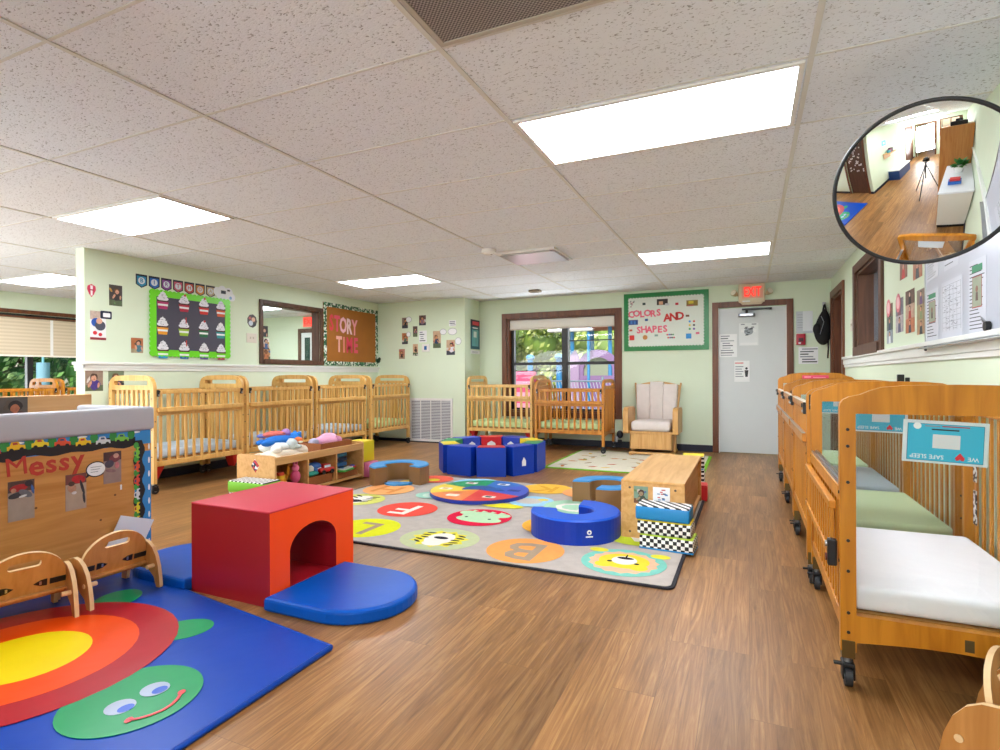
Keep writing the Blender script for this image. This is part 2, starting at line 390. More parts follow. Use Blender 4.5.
# chair rails, baseboards, window and door casings
def rail(name, a, b, axis, face, sgn, z0, z1):
    w = MB()
    for (q0, q1, d) in ((z0, z0 + .03, .012), (z0 + .03, z1 - .028, .02), (z1 - .028, z1, .036)):
        if axis == 'y': w.box(min(face, face + sgn * d), max(face, face + sgn * d), a, b, q0, q1, TRIMW, .004)
        else: w.box(a, b, min(face, face + sgn * d), max(face, face + sgn * d), q0, q1, TRIMW, .004)
    return struct(w.build(name))
rail('trim_1', PY - .02, VY, 'y', LX, 1, 1.195, 1.285)
rail('trim_2', -4.6, RD0 - .09, 'y', RX, -1, 1.205, 1.325)
rail('trim_3', LX - .15, LX + .02, 'x', PY, -1, 1.195, 1.285)
def skirting(name, *bx): 
    w = MB()
    for b in bx: w.box(*b, NAVY, .003)
    struct(w.build(name))
skirting('baseboard_back', (NX, DX0 - .08, BY - .012, BY, 0, .1), (DX1 + .08, RX, BY - .012, BY, 0, .1))
skirting('baseboard_left', (LX, LX + .012, PY, VY, 0, .1))
skirting('baseboard_vent', (LX, NX, VY - .012, VY, 0, .05))
skirting('baseboard_right', (RX - .012, RX, -4.6, RD0 - .09, 0, .1))
skirting('baseboard_hall', (-1.7, -1.688, -4.65, -.2, 0, .1), (-1.9, -1.7, -.2, -.188, 0, .1), (FX, -2.75, -.2, -.188, 0, .1))

def casing(w, axis, face, sgn, u0, u1, z0, z1, wd, m, bottom=True, d=.025):
    def bx(a, b, c, e, dd=d):
        f0, f1 = sorted((face, face + sgn * dd))
        if axis == 'x': w.box(a, b, f0, f1, c, e, m, .004)
        else: w.box(f0, f1, a, b, c, e, m, .004)
    bx(u0 - wd, u0, z0 - (wd if bottom else 0), z1 + wd); bx(u1, u1 + wd, z0 - (wd if bottom else 0), z1 + wd)
    bx(u0, u1, z1, z1 + wd)
    if bottom: bx(u0, u1, z0 - wd, z0, d * 1.6)
# window_1: the playground window
w = MB(); casing(w, 'x', BY, -1, WX0, WX1, WZ0, WZ1, .088, BROWN)
w.box(WX0, WX0 + .03, BY, BY + .11, WZ0, WZ1, BROWN); w.box(WX1 - .03, WX1, BY, BY + .11, WZ0, WZ1, BROWN)
w.box(WX0, WX1, BY, BY + .11, WZ1 - .02, WZ1, BROWN); w.box(WX0, WX1, BY, BY + .11, WZ0, WZ0 + .025, BROWN)
win = struct(w.build('window_1'))
f = MB(); y0, y1 = BY + .11, BY + .16; a0, a1 = WX0 + .03, WX1 - .03
FR = mat('#17181c', .4)
f.box(a0, a0 + .055, y0, y1, WZ0, WZ1, FR); f.box(a1 - .03, a1, y0, y1, WZ0, WZ1, FR); f.box(a0, a1, y0, y1, WZ0, WZ0 + .05, FR); f.box(a0, a1, y0, y1, WZ1 - .03, WZ1, FR)
f.box(-2.79, -2.70, y0 - .02, y1, WZ0, WZ1, FR); f.box(-2.70, -2.675, y0, y1, WZ0, WZ1, GREYM)
f.box(a0, a1, y0 - .01, y1, 1.30, 1.35, FR); f.box(-2.67, a1, y0, y1 - .02, 1.683, 1.70, FR); f.box(a0, -2.79, y0, y1 - .02, 1.195, 1.21, FR)
f.box(-2.67, a1, y0, y1 - .02, .90, .915, FR); f.box(a0 + .055, a0 + .07, y0, y1 - .01, WZ0, WZ1, GREYM)
f.build('window_frame', win)
MB().box(a0, a1, y0 + .02, y0 + .026, WZ0, WZ1, glass_material()).build('window_pane', win)
b = MB(); BL = mat('#e9e4da', .6); b.box(WX0 + .035, WX1 - .035, BY + .03, BY + .085, 1.91, WZ1 - .022, BL, .02, seg=3); b.box(WX0 + .035, WX1 - .035, BY + .04, BY + .05, 1.895, 1.93, mat('#d3c9bd', .6))
tag(b.build('roller_blind'), 'white roller blind rolled up at the top of the playground window', 'blind')
# window_2: the far room's window with a half lowered blind
w = MB(); casing(w, 'y', FX, 1, FW0, FW1, FZ0, FZ1, .06, BROWN)
w.box(FX, FX + .05, FW0, FW1, 2.035, 2.06, BROWN)
win = struct(w.build('window_2'))
f = MB()
for y in (FW0, 3.55, 4.77, 5.75, FW1 - .06): f.box(FX - .12, FX - .05, y, y + .075, FZ0, FZ1, FR)
f.box(FX - .12, FX - .05, FW0, FW1, FZ0, FZ0 + .05, FR); f.box(FX - .12, FX - .05, FW0, FW1, FZ1 - .04, FZ1, FR)
f.build('window_frame', win); MB().box(FX - .09, FX - .085, FW0, FW1, FZ0, FZ1, glass_material()).build('window_pane', win)
b = MB(); BLM = stripe_material('#d8c8ae', '#ccbb9f', 6, 'Z')
b.box(FX + .02, FX + .035, FW0 + .02, 5.04, 1.47, 2.03, BLM); b.box(FX + .02, FX + .035, 5.07, FW1 - .02, 1.47, 2.03, BLM)
b.box(FX + .015, FX + .05, FW0 + .02, FW1 - .02, 1.45, 1.475, mat('#efe7da', .5))
b.box(FX + .018, FX + .038, 5.035, 5.075, 1.47, 2.03, WHITE)
tag(b.build('pleated_blind'), 'beige pleated blind half lowered over the far room window', 'blind')
# window_3: framed window in the left wall (looks into the next room)
w = MB(); casing(w, 'y', LX, 1, MY0, MY1, MZ0, MZ1, .055, BROWN2)
w.box(LX - .14, LX, MY0, MY0 + .015, MZ0, MZ1, BROWN2); w.box(LX - .14, LX, MY1 - .015, MY1, MZ0, MZ1, BROWN2); w.box(LX - .14, LX, MY0, MY1, MZ1 - .015, MZ1, BROWN2); w.box(LX - .14, LX, MY0, MY1, MZ0, MZ0 + .015, BROWN2)
win = struct(w.build('window_3')); MB().box(LX - .08, LX - .074, MY0, MY1, MZ0, MZ1, glass_material()).build('window_pane', win)
# window_4: office window in the right wall
w = MB(); casing(w, 'y', RX, -1, RWY0, RWY1, RWZ0, RWZ1, .09, BROWN2)
w.box(RX, RX + .14, RWY0, RWY0 + .02, RWZ0, RWZ1, BROWN2); w.box(RX, RX + .14, RWY1 - .05, RWY1 - .001, RWZ0, RWZ1, BROWN2)
w.box(RX, RX + .14, RWY0, RWY1, RWZ1 - .02, RWZ1, BROWN2); w.box(RX, RX + .14, RWY0, RWY1, RWZ0, RWZ0 + .02, BROWN2)
win = struct(w.build('window_4')); MB().box(RX + .09, RX + .095, RWY0, RWY1, RWZ0, RWZ1, glass_material()).build('window_pane', win)
w = MB(); OB = wood('#6b3524', '#52281a', .5)
w.box(2.9, 3.4, 5.0, 7.1, 0, 1.62, OB, .01); w.box(2.86, 2.9, 5.05, 7.05, .1, 1.55, OB, .01)
tag(w.build('office_cabinet'), 'dark wooden cabinet in the office behind the brown framed window', 'cabinet')
w = MB(); w.box(2.3, 2.7, 6.2, 6.75, .55, 1.42, mat('#b97a4a', .7, noise=.2), .06, seg=3); w.box(2.3, 2.8, 6.2, 6.75, .42, .55, mat('#a86b3e', .7), .04); w.cyl((2.55, 6.48, 0), (2.55, 6.48, .45), .03, BLACK)
w.box(2.3, 2.8, 6.44, 6.52, 0, .05, BLACK); w.box(2.51, 2.59, 6.2, 6.75, 0, .05, BLACK)
tag(w.build('office_chair'), 'tan office chair seen through the brown framed window', 'chair')
b = MB(); b.box(3.44, 3.47, 5.1, 7.0, 1.66, 2.35, stripe_material('#c3cad2', '#a9b2bc', 9, 'Z')); b.box(3.43, 3.48, 5.1, 7.0, 1.63, 1.66, WHITE)
tag(b.build('office_blind'), 'grey slatted blind at the back of the office behind the brown framed window', 'blind')
# door_1: exit door in the back wall
w = MB(); casing(w, 'x', BY, -1, DX0, DX1, 0, DZ, .082, BROWN, bottom=False)
w.box(DX0 - .0, DX0 + .012, BY, BY + .05, 0, DZ, WHITE); w.box(DX1 - .012, DX1, BY, BY + .05, 0, DZ, WHITE)
dr = struct(w.build('door_1'))
DOORM = mat('#d3d8d8', .45, noise=.02, nscale=4)
MB().box(DX0 + .012, DX1 - .012, BY + .015, BY + .06, .012, DZ - .01, DOORM, .003).build('door_leaf', dr)
c = MB(); c.box(-.13, .09, BY - .075, BY + .016, 1.945, 1.995, GREYM, .012, seg=3); c.cyl((-.02, BY - .06, 1.995), (-.02, BY - .06, 2.04), .016, BLACK)
c.box(-.08, .30, BY - .07, BY - .045, 2.035, 2.06, BLACK, .004); c.box(.27, .30, BY - .07, BY + .016, 2.035, 2.06, BLACK)
c.box(-.10, .06, BY - .078, BY - .07, 1.957, 1.983, STEEL)
tag(c.build('door_closer'), 'grey hydraulic closer arm at the top of the exit door', 'door closer')
# door_2: brown doorway on the right
w = MB(); casing(w, 'y', RX, -1, RD0, RD1, 0, RDZ, .09, BROWN, bottom=False)
w.box(RX, RX + .14, RD0 - .0, RD0 + .03, 0, RDZ, BROWN); w.box(RX, RX + .14, RD1 - .03, RD1, 0, RDZ, BROWN); w.box(RX, RX + .14, RD0, RD1, RDZ - .03, RDZ, BROWN)
dr = struct(w.build('door_2'))
w = MB(); w.box(RX + .1, RX + .86, RD0 + .035, RD0 + .075, .01, RDZ - .04, OB); w.build('door_leaf', dr)
MB().box(RX + .085, RX + .1, RD0 + .03, RD0 + .08, 1.68, 1.78, STEEL).build('hinge', dr)
# doors behind the camera
w = MB(); casing(w, 'x', -.2, 1, -2.75, -1.9, 0, 2.05, .08, BROWN, bottom=False); dr = struct(w.build('door_3'))
w = MB(); w.box(-2.75, -1.9, -.3, -.25, .01, 2.05, BROWN2)
for i in range(40):
    x = random.uniform(-2.65, -2.0); z = random.uniform(.9, 1.9); w.box(x, x + .05, -.25, -.247, z, z + .05, WHITE)
w.build('door_leaf', dr)
w = MB(); casing(w, 'y', -1.7, 1, -4.25, -3.35, 0, 2.05, .08, BROWN, bottom=False); dr = struct(w.build('door_4'))
w = MB(); w.box(-1.7, -1.69, -4.25, -3.35, .01, 2.05, BROWN2); w.box(-1.69, -1.686, -4.05, -3.9, 1.1, 1.8, mat('#dfe6ea', .3)); w.build('door_leaf', dr)
w = MB(); casing(w, 'x', -4.65, 1, -1.55, -.55, 0, 2.05, .08, BROWN, bottom=False); struct(w.build('door_5'))
w = MB(); casing(w, 'x', -4.65, 1, -.25, .75, 1.2, 2.1, .06, BROWN); w.box(.24, .26, -4.75, -4.7, 1.2, 2.1, BROWN); struct(w.build('window_5'))
w = MB(); casing(w, 'x', -8.85, 1, -1.9, .6, .9, 2.1, .06, BROWN)
for x in (-1.3, -.7, -.1): w.box(x, x + .04, -8.95, -8.9, .9, 2.1, WHITE)
w.box(-1.9, .6, -8.95, -8.9, 1.5, 1.54, WHITE); struct(w.build('window_6'))
# door and exit sign in the room behind the framed window
w = MB(); casing(w, 'x', 9.0, -1, -8.66, -7.8, 0, 2.05, .09, BROWN2, bottom=False); dr = struct(w.build('door_6'))
w = MB(); w.box(-8.66, -7.8, 8.985, 8.998, .01, 2.05, DOORM); w.box(-8.56, -8.42, 8.975, 8.985, .9, 1.95, mat('#28443c', .2)); w.build('door_leaf', dr)

# ------------------------------------------------------------------ ceiling fittings
EM = mat('#f2f7ff', .5, emit=PANEL)
lights = [(-1, 1, 'long ceiling light panel nearest the round wall mirror'), (-1, 6, 'ceiling light panel in front of the exit sign'),
          (-4, 1, 'ceiling light panel above the wall of birthday cupcakes'), (-4, 6, 'ceiling light panel close to the STORY TIME board'),
          (-7, 3, 'ceiling light panel of the far room by the pleated blind'),
          (-1, -4, 'ceiling light panel behind the camera, over the hall floor'), (-4, -3, 'ceiling light panel over the wall with the spotted brown door'),
          (-1, -9, 'ceiling light panel at the hall end doorway'), (-7, -2, 'ceiling light panel in the far room behind the partition'), (-7, 8, 'ceiling light panel in the room behind the framed window')]
for i, j, lab in lights:
    x0, y0 = GX0 + i * TX + .02, GY0 + j * TY + .02; x1, y1 = x0 + TX - .04, y0 + TY - .04
    if j == -9: y0, y1 = y0 + .0, y1
    t = thing('ceiling_light', lab, 'ceiling light', ((x0 + x1) / 2, (y0 + y1) / 2, H), 0, 'recessed ceiling light panels')
    hx, hy = (x1 - x0) / 2, (y1 - y0) / 2
    fr = MB(); fr.prism([(-hx, -hy), (hx, -hy), (hx, hy), (-hx, hy)], -.012, -.001, WHITE, holes=[[(-hx + .022, -hy + .022), (hx - .022, -hy + .022), (hx - .022, hy - .022), (-hx + .022, hy - .022)]]); fr.build('light_frame', t)
    MB().box(-hx + .022, hx - .022, -hy + .022, hy - .022, -.008, -.003, EM).build('diffuser', t)
t = thing('ceiling_light', 'ceiling light panel of the office behind the right wall window', 'ceiling light', (2.2, 5.9, H), 0, 'recessed ceiling light panels')
MB().prism([(-.3, -.6), (.3, -.6), (.3, .6), (-.3, .6)], -.012, -.001, WHITE, holes=[[(-.28, -.58), (.28, -.58), (.28, .58), (-.28, .58)]]).build('light_frame', t)
MB().box(-.28, .28, -.58, .58, -.008, -.003, EM).build('diffuser', t)
# return air grille
x0, y0 = GX0 - TX + .02, GY0 - TY + .02; x1, y1 = GX0 - .02, GY0 - .02
t = thing('return_air_grille', 'dark perforated return air grille set in the ceiling grid', 'air grille', ((x0 + x1) / 2, (y0 + y1) / 2, H))
hx, hy = (x1 - x0) / 2, (y1 - y0) / 2
MB().prism([(-hx, -hy), (hx, -hy), (hx, hy), (-hx, hy)], -.012, -.001, mat('#b9b2a6', .5), holes=[[(-hx + .02, -hy + .02), (hx - .02, -hy + .02), (hx - .02, hy - .02), (-hx + .02, hy - .02)]]).build('frame', t)
MB().box(-hx + .02, hx - .02, -hy + .02, hy - .02, -.008, -.003, checker_material('#a49c98', '#57504e', 130)).build('perforated_plate', t)
# supply diffuser
t = thing('air_diffuser', 'square ceiling air diffuser with a glossy reflective deflector', 'air vent', (-2.08, 5.56, H))
d = MB(); d.prism([(-.32, -.32), (.32, -.32), (.32, .32), (-.32, .32)], -.02, -.001, WHITE, holes=[[(-.27, -.27), (.27, -.27), (.27, .27), (-.27, .27)]])
d.build('frame', t)
d = MB(); 
for k, s_ in enumerate((.26, .2, .14)): d.prism([(-s_, -s_), (s_, -s_), (s_, s_), (-s_, s_)], -.03 + .004 * k, -.004, mat('#c9c7c4', .35), holes=[[(-s_ + .02, -s_ + .02), (s_ - .02, -s_ + .02), (s_ - .02, s_ - .02), (-s_ + .02, s_ - .02)]])
d.box(-.3, .3, -.26, .26, -.034, -.03, mat('#8f8784', .28, metal=.5)); d.build('deflector', t)
d = MB(); d.cyl((0, 0, 0), (0, 0, -.035), .075, WHITE, n=24); d.cyl((0, 0, -.035), (0, 0, -.05), .06, WHITE, r1=.045, n=24); d.cyl((.03, 0, -.05), (.03, 0, -.053), .01, BLACK)
tag(d.build('smoke_detector', loc=(-2.40, 5.08, H - .005)), 'round white smoke detector beside the air diffuser', 'smoke detector')
d = MB(); d.box(-.09, .09, -.05, .05, -.03, 0, mat('#8d7d68', .5), .008); d.box(-.05, .05, -.03, .03, -.035, -.03, mat('#5d5346', .5))
tag(d.build('ceiling_sensor', loc=(-2.92, 7.8, H - .005)), 'small tan sensor box on the ceiling before the playground window', 'sensor')
# ------------------------------------------------------------------ cribs
ACR = glass_material(.01, (.97, .98, .98))
def bevel(o, w=.004, seg=2):
    b = o.modifiers.new('bevel', 'BEVEL'); b.width = w; b.segments = seg; b.limit_method = 'ANGLE'; b.angle_limit = R_(50); return o
def end_outline(W, H, big, pw, zlow, zrail):
    if big: k = [(0, H - .17), (.002, H - .11), (.012, H - .075), (.034, H - .042), (.07, H - .02), (.13, H - .006), (W / 2, H)]
    else: k = [(0, H - .085), (.003, H - .068), (.012, H - .055), (.03, H - .045), (.065, H - .036), (.095, H - .022), (.13, H - .01), (.2, H - .003), (W / 2, H)]
    up = k + [(W - x, z) for x, z in reversed(k[:-1])]
    arch = [(W - pw - (W - 2 * pw) * i / 8, zrail - .0 + .02 * math.sin(PI * i / 8)) for i in range(9)]
    return [(0, zlow)] + up + [(W, zlow), (W - pw, zlow)] + arch + [(pw, zlow)]
def make_crib(label, style, wd, W, L, H, matt, folded=False, group=None, sling=False):
    t = thing('crib', label, 'crib', group=group)
    pw = .05
    for k, (nm, y) in enumerate((('footboard', 0), ('headboard', L - .034))):
        e = MB()
        if style == 'acrylic':
            e.prism(end_outline(W, H, False, pw, .13, .165), y, y + .034, wd, 'xz', holes=[[(pw, .262), (W - pw, .262), (W - pw, H - .105), (pw, H - .105)]])
        else:
            e.prism(end_outline(W, H, True, pw, .1, .235), y, y + .034, wd, 'xz',
                    holes=[[(pw, .30), (W - pw, .30), (W - pw, H - .145), (pw, H - .145)], rrect(.09, W - .09, H - .10, H - .055, .015)])
            n = 7
            for i in range(n):
                x = pw + (W - 2 * pw) * (i + 1) / (n + 1); e.box(x - .018, x + .018, y + .011, y + .023, .29, H - .14, wd)
        o = bevel(e.build(nm, t))
        bl = MB()
        yy = y - .0015 if k == 0 else y + .0355
        for x in (pw / 2, W - pw / 2):
            for z in ((.20, .27, .42, .53, .74, .87, .93) if style == 'acrylic' else (.36, .62, .82, .92)): bl.cyl((x, yy - .002, z), (x, yy + .002, z), .006, BLACK, n=8)
        for x in (-.001, W + .001):
            for z in (.45, .7): bl.cyl((x - .002, y + .017, z), (x + .002, y + .017, z), .006, BLACK, n=8)
        bl.build('bolt', o)
        if style == 'acrylic':
            MB().box(pw - .004, W - pw + .004, y + .015, y + .019, .255, H - .10, ACR).build('acrylic_panel', t)
            for x in (0, W - pw): pl = MB(); pl.box(x + .004, x + pw - .004, y - .002, y + .036, .105, .17, mat('#6a5630', .35, metal=.7), .002); pl.build('corner_plate', o)
            lg = MB(); lg.box(W * .52, W * .52 + .026, y - .001 if k == 0 else y + .033, y + .001 if k == 0 else y + .035, .195, .235, mat('#57431d', .6)); lg.build('logo_plate', o)
    S = MB(); x0, x1 = .004, .026; y0, y1 = .034, L - .034; ns = 13 if style == 'acrylic' else 11
    def slats(mb, za, zb, xa, xb, w_=.028, n=ns):
        for i in range(n):
            y = y0 + (y1 - y0) * (i + .5) / n; mb.box(xa, xb, y - w_ / 2, y + w_ / 2, za, zb, wd)
    if folded:
        S.box(x0 - .006, x1 + .012, y0, y1, .665, .72, wd, .004); S.box(x0, x1, y0, y1, .20, .255, wd, .004); slats(S, .255, .665, .009, .021)
        S.build('side_rail', t)
        G = MB(); G.box(-.03, -.006, y0 + .01, y1 - .01, .44, .47, wd, .004); G.box(-.03, -.006, y0 + .01, y1 - .01, .63, .66, wd, .004); slats(G, .47, .63, -.024, -.012)
        g = G.build('fold_down_gate', t)
        T = MB(); T.box(.002, .012, y0, y1, .72, .728, STEEL); T.box(.018, .03, y0, y1, .72, .732, STEEL); T.box(.012, .018, y0, y1, .72, .723, GREYM); T.build('metal_track', t)
        K = MB(); K.box(-.035, -.004, y0 - .0, y0 + .03, .42, .52, BLACK, .006); K.cyl((-.036, y0 + .015, .50), (-.042, y0 + .015, .50), .012, STEEL); K.cyl((-.036, y0 + .015, .45), (-.042, y0 + .015, .45), .014, mat('#5a2018', .4)); K.build('gate_bracket', t)
    else:
        zt = H - .15 if style == 'slat' else H - .12
        S.box(x0 - .002, x1, y0, y1, zt - .245, zt - .205, wd, .004); S.box(x0, x1, y0, y1, .262, .312, wd, .004); slats(S, .312, zt - .24, .009, .021)
        S.build('side_rail', t)
        G = MB(); G.box(-.004, .026, y0, y1, zt - .035, zt, wd, .004); G.box(-.018, .012, y0 + .003, y1 - .003, zt - .212, zt - .165, wd, .005); slats(G, zt - .17, zt - .03, .004, .016)
        g = G.build('fold_down_gate', t)
        for y in (y0 - .002, y1 - .02):
            K = MB(); K.box(-.014, .006, y, y + .022, zt - .06, zt + .004, BLACK, .004); K.cyl((-.016, y + .011, zt - .012), (-.022, y + .011, zt - .012), .012, BLACK); K.cyl((-.016, y + .011, zt - .045), (-.02, y + .011, zt - .045), .008, STEEL)
            K.build('latch', t)
        if style == 'acrylic':
            q = MB(); q.box(.012, .044, -.004, 0, .94, 1.02, mat('#2a2826', .35, metal=.5), .002); q.cyl((.028, -.005, 1.0), (.028, -.009, 1.0), .01, STEEL); q.cyl((.028, -.005, .965), (.028, -.010, .965), .012, STEEL); q.box(.018, .038, -.006, -.004, .976, .986, STEEL); q.build('latch_plate', t)
            T = MB(); T.box(-.02, -.004, y0, y1, zt - .165, zt - .16, STEEL); T.box(-.003, .02, y0, y1, zt, zt + .006, mat('#e3d8c8', .3)); T.build('metal_track', t)
    zb = H - .12 if style == 'acrylic' else H - .15
    Bk = MB(); Bk.box(W - .03, W - .004, y0, y1, zb - .04, zb, wd, .004); Bk.box(W - .03, W - .004, y0, y1, .215, .27, wd, .004)
    nb = 11
    for i in range(nb):
        y = y0 + (y1 - y0) * (i + .5) / nb; Bk.box(W - .020, W - .011, y - .013, y + .013, .27, zb - .04, wd)
    Bk.build('back_rail', t)
    zm = .27 if style == 'acrylic' else .335
    MB().box(.034, W - .034, .04, L - .04, zm - .022, zm - .006, mat('#a9763a', .6)).build('mattress_board', t)
    mz0, mz1 = zm - .004, zm + .085
    bm = bmesh.new(); bmesh.ops.create_cube(bm, size=1)
    for v in bm.verts: v.co = ((W / 2) + v.co.x * (W - .075), L / 2 + v.co.y * (L - .09), (mz0 + mz1) / 2 + v.co.z * (mz1 - mz0))
    bmesh.ops.bevel(bm, geom=list(bm.edges), offset=.028, segments=4, affect='EDGES', profile=.6)
    mm = MB().bm(bm, matt, None, True)
    mo = mm.build('mattress', t); mo['label'] = matt['sheet'] if 'sheet' in matt.keys() else 'fitted sheet mattress'
    if sling:
        rs = MB(); red = mat('#c1201c', .6)
        for ya, yb in ((.03, .13), (L - .13, L - .03)):
            rs = MB()
            rs.add([(.03, ya, .26), (.03, yb, .26), (.06, (ya + yb) / 2, .13), (.16, ya, .26), (.16, yb, .26), (.16, (ya + yb) / 2, .13)], [(0, 1, 2), (3, 5, 4), (0, 2, 5, 3), (1, 4, 5, 2), (0, 3, 4, 1)], red)
            so = rs.build('evacuation_sling', t); so['label'] = 'red sling corner'
    for x in (pw / 2, W - pw / 2):
        for y in (.017, L - .017):
            c = MB(); c.cyl((x, y, .135 if style == 'acrylic' else .105), (x, y, .085), .013, GREYM); c.box(x - .02, x + .02, y - .024, y + .03, .074, .088, BLACK, .004)
            yo = y + (.0 if y < L / 2 else -.01); c.box(x - .02, x - .014, yo - .025, yo + .025, .03, .08, BLACK, .003); c.box(x + .014, x + .02, yo - .025, yo + .025, .03, .08, BLACK, .003)
            c.box(x - .045, x - .018, y - .01, y + .012, .072, .08, BLACK, .003)
            co = c.build('caster', t)
            wv = MB(); wv.cyl((x - .012, yo, .036), (x + .012, yo, .036), .036, mat('#26282b', .5), n=18); wv.cyl((x - .013, yo, .036), (x + .013, yo, .036), .016, GREYM, n=12); wv.build('wheel', co)
    return t
def sheet(c, name, **k):
    m = mat(c, .75, bump=.5, bscale=5, **k); m['sheet'] = name; return m
S_WHITE = sheet('#f1f0f4', 'white vinyl mattress', noise=.015); S_GREEN = sheet('#cfe2ae', 'pale green sheeted mattress', noise=.02)
S_GREY = sheet('#c3cdd9', 'pale blue grey sheeted mattress', noise=.02); S_BLUE = sheet('#c9dcf0', 'pale blue sheeted mattress', noise=.12)
S_LIME = sheet('#d4ecae', 'lime green sheeted mattress', noise=.04); S_PALE = sheet('#dfe8f2', 'whitish blue sheeted mattress', noise=.08)
CW = .69
gR = 'honey cribs along the right wall'
c = make_crib('honey wood crib with a folded side gate and bare white mattress', 'acrylic', HONEY, CW, 1.03, 1.092, S_WHITE, folded=True, group=gR); c.location = (.300, 2.33, 0)
c = make_crib('honey wood crib with a pale green mattress, second along the right wall', 'acrylic', HONEY, CW, 1.03, 1.092, S_GREEN, group=gR); c.location = (.285, 3.40, 0)
c = make_crib('honey wood crib with a pale blue grey mattress, third along the right wall', 'acrylic', HONEY, CW, 1.03, 1.092, S_GREY, group=gR); c.location = (.285, 4.47, 0)
c = make_crib('honey wood crib with red sling and pink tag, closest to the exit door', 'acrylic', HONEY, CW, 1.03, 1.092, S_GREEN, group=gR, sling=True); c.location = (.285, 5.54, 0)
for ch in c.children:
    if ch.name.startswith('headboard'): ch.scale = (1, 1, 1.05)
gL = 'maple cribs along the cupcake wall'
for y0, s, lab, sl in ((3.47, S_BLUE, 'maple slatted crib with a pale blue mattress beneath the cupcake board', True), (4.55, S_PALE, 'maple slatted crib behind the plush toys of the toy shelf', False),
                   (5.66, S_BLUE, 'maple slatted crib beneath the STORY TIME board', False), (6.82, S_LIME, 'maple slatted crib beside the white wall grille', False)):
    c = make_crib(lab, 'slat', MAPLE, .69, 1.045, 1.15, s, group=gL, sling=sl); c.location = (-5.2, y0 + 1.045, 0); c.rotation_euler = (0, 0, PI)
gB = 'maple cribs under the playground window'
MAPLE2 = wood('#e6bd74', '#d0a050', .35); OAK2 = wood('#cf8a34', '#b87020', .35)
c = make_crib('pale maple crib in the corner under the playground window', 'slat', MAPLE2, .70, 1.10, 1.13, S_LIME, group=gB, sling=True); c.location = (-2.96, 7.75, 0); c.rotation_euler = (0, 0, PI / 2)
c = make_crib('darker low crib under the playground window beside the glider chair', 'slat', OAK2, .70, 1.05, 1.06, S_LIME, group=gB); c.location = (-1.87, 7.75, .0125); c.rotation_euler = (0, 0, PI / 2)
gF = 'cribs in the far room by the blind'
c1 = make_crib('honey crib beneath the far room blind, before the white partition edge', 'slat', HONEY, .70, 1.07, 1.12, S_BLUE, group=gF); c1.location = (-9.2, 4.78 + 1.07, 0); c1.rotation_euler = (0, 0, PI)
dup(c1, None, (-9.2, 3.66 + 1.07, 0), PI, 'honey crib beneath the far room blind, nearer the open end')

# safe sleep signs, upside down inside clear ends
def sleep_sign(label, x, y, z, rot, s=1.0):
    b = MB(); W_, H_ = .25, .155; SK = mat('#37b6d8', .35)
    b.box(-W_ / 2, W_ / 2, -.0015, .0015, -H_ / 2, H_ / 2, mat('#dde6ea', .25)); b.box(-W_ / 2 + .013, W_ / 2 - .013, -.003, -.0015, -H_ / 2 + .008, H_ / 2 - .012, mat('#2a7f9a', .4))
    b.box(-W_ / 2 + .015, W_ / 2 - .015, -.0035, -.003, -H_ / 2 + .01, H_ / 2 - .014, SK)
    b.box(-.036, .044, -.0045, -.0035, -.022, .028, mat('#d9dcdf', .5))
    b.text('WE', .021, PAPER, WT(.083, -.053, .0045, PI)); b.text('SAFE SLEEP', .021, PAPER, WT(-.052, -.053, .0045, PI))
    hz = [(0, .014), (.012, -.001), (.009, -.009), (.003, -.008), (0, -.004), (-.003, -.008), (-.009, -.009), (-.012, -.001)]
    b.prism([(.045 + p[0] * 1.2, -.051 - p[1] * -1.2) for p in hz], -.0045, -.0035, mat('#d82733', .5), 'xz')
    b.box(-.04, .04, -.0042, -.0035, .043, .048, INK); b.box(-.01, .07, -.0042, -.0035, .056, .060, mat('#b0323a', .5)); b.box(-.06, -.015, -.0042, -.0035, .055, .059, INKG)
    b.prism(arc(-.083, .056, .012, 0, 360, 14)[:-1], -.0042, -.0035, PAPER, 'xz')
    o = b.build('safe_sleep_sign', None, (x, y, z)); o.rotation_euler = (0, rot, 0); o.scale = (s, s, s)
    tag(o, label, 'sign', 'blue safe sleep signs on the cribs')
sleep_sign('blue WE SAFE SLEEP sign tilted upside down on the crib with white mattress', .612, 2.352, .893, R_(2.5), .95)
sleep_sign('blue WE SAFE SLEEP sign on the end of the pale green mattress crib', .615, 3.393, .903, R_(1.5), .95)
sleep_sign('blue WE SAFE SLEEP sign on the crib with the pale blue grey mattress', .57, 4.463, .925, R_(0), .9)
b = MB(); b.box(-.09, .09, -.001, .001, -.035, .035, PAPER)
for k in range(4): b.box(-.08, .0 + .05 * (k % 2), -.0018, -.001, .022 - .014 * k, .025 - .014 * k, INKG)
tag(b.build('paper_label', None, (.53, 3.397, 1.035)), 'white typed label on the arch of the pale green mattress crib', 'label')
b = MB(); b.box(-.12, .12, -.001, .001, -.018, .018, mat('#e4496f', .5)); b.box(-.10, -.04, -.002, -.001, -.006, .006, mat('#f3a0b5', .5)); b.box(-.02, .09, -.002, -.001, -.009, -.002, mat('#f3a0b5', .5))
tag(b.build('name_tag', None, (.63, 6.534, 1.10)), 'pink name tag on the headboard by the exit door', 'name tag')
b = MB(); b.box(-.02, .02, -.01, .01, 0, .05, BLACK, .004); b.box(.025, .05, -.01, .01, -.005, .03, BLACK, .004)
tag(b.build('gate_clip', None, (.93, 4.48, 1.075)), 'small black clip on the crib arch below the brown framed window', 'clip')
b = MB(); BWP = blotch_material(['#f2f2f2', '#16161a', '#e6e6e6'], 70)
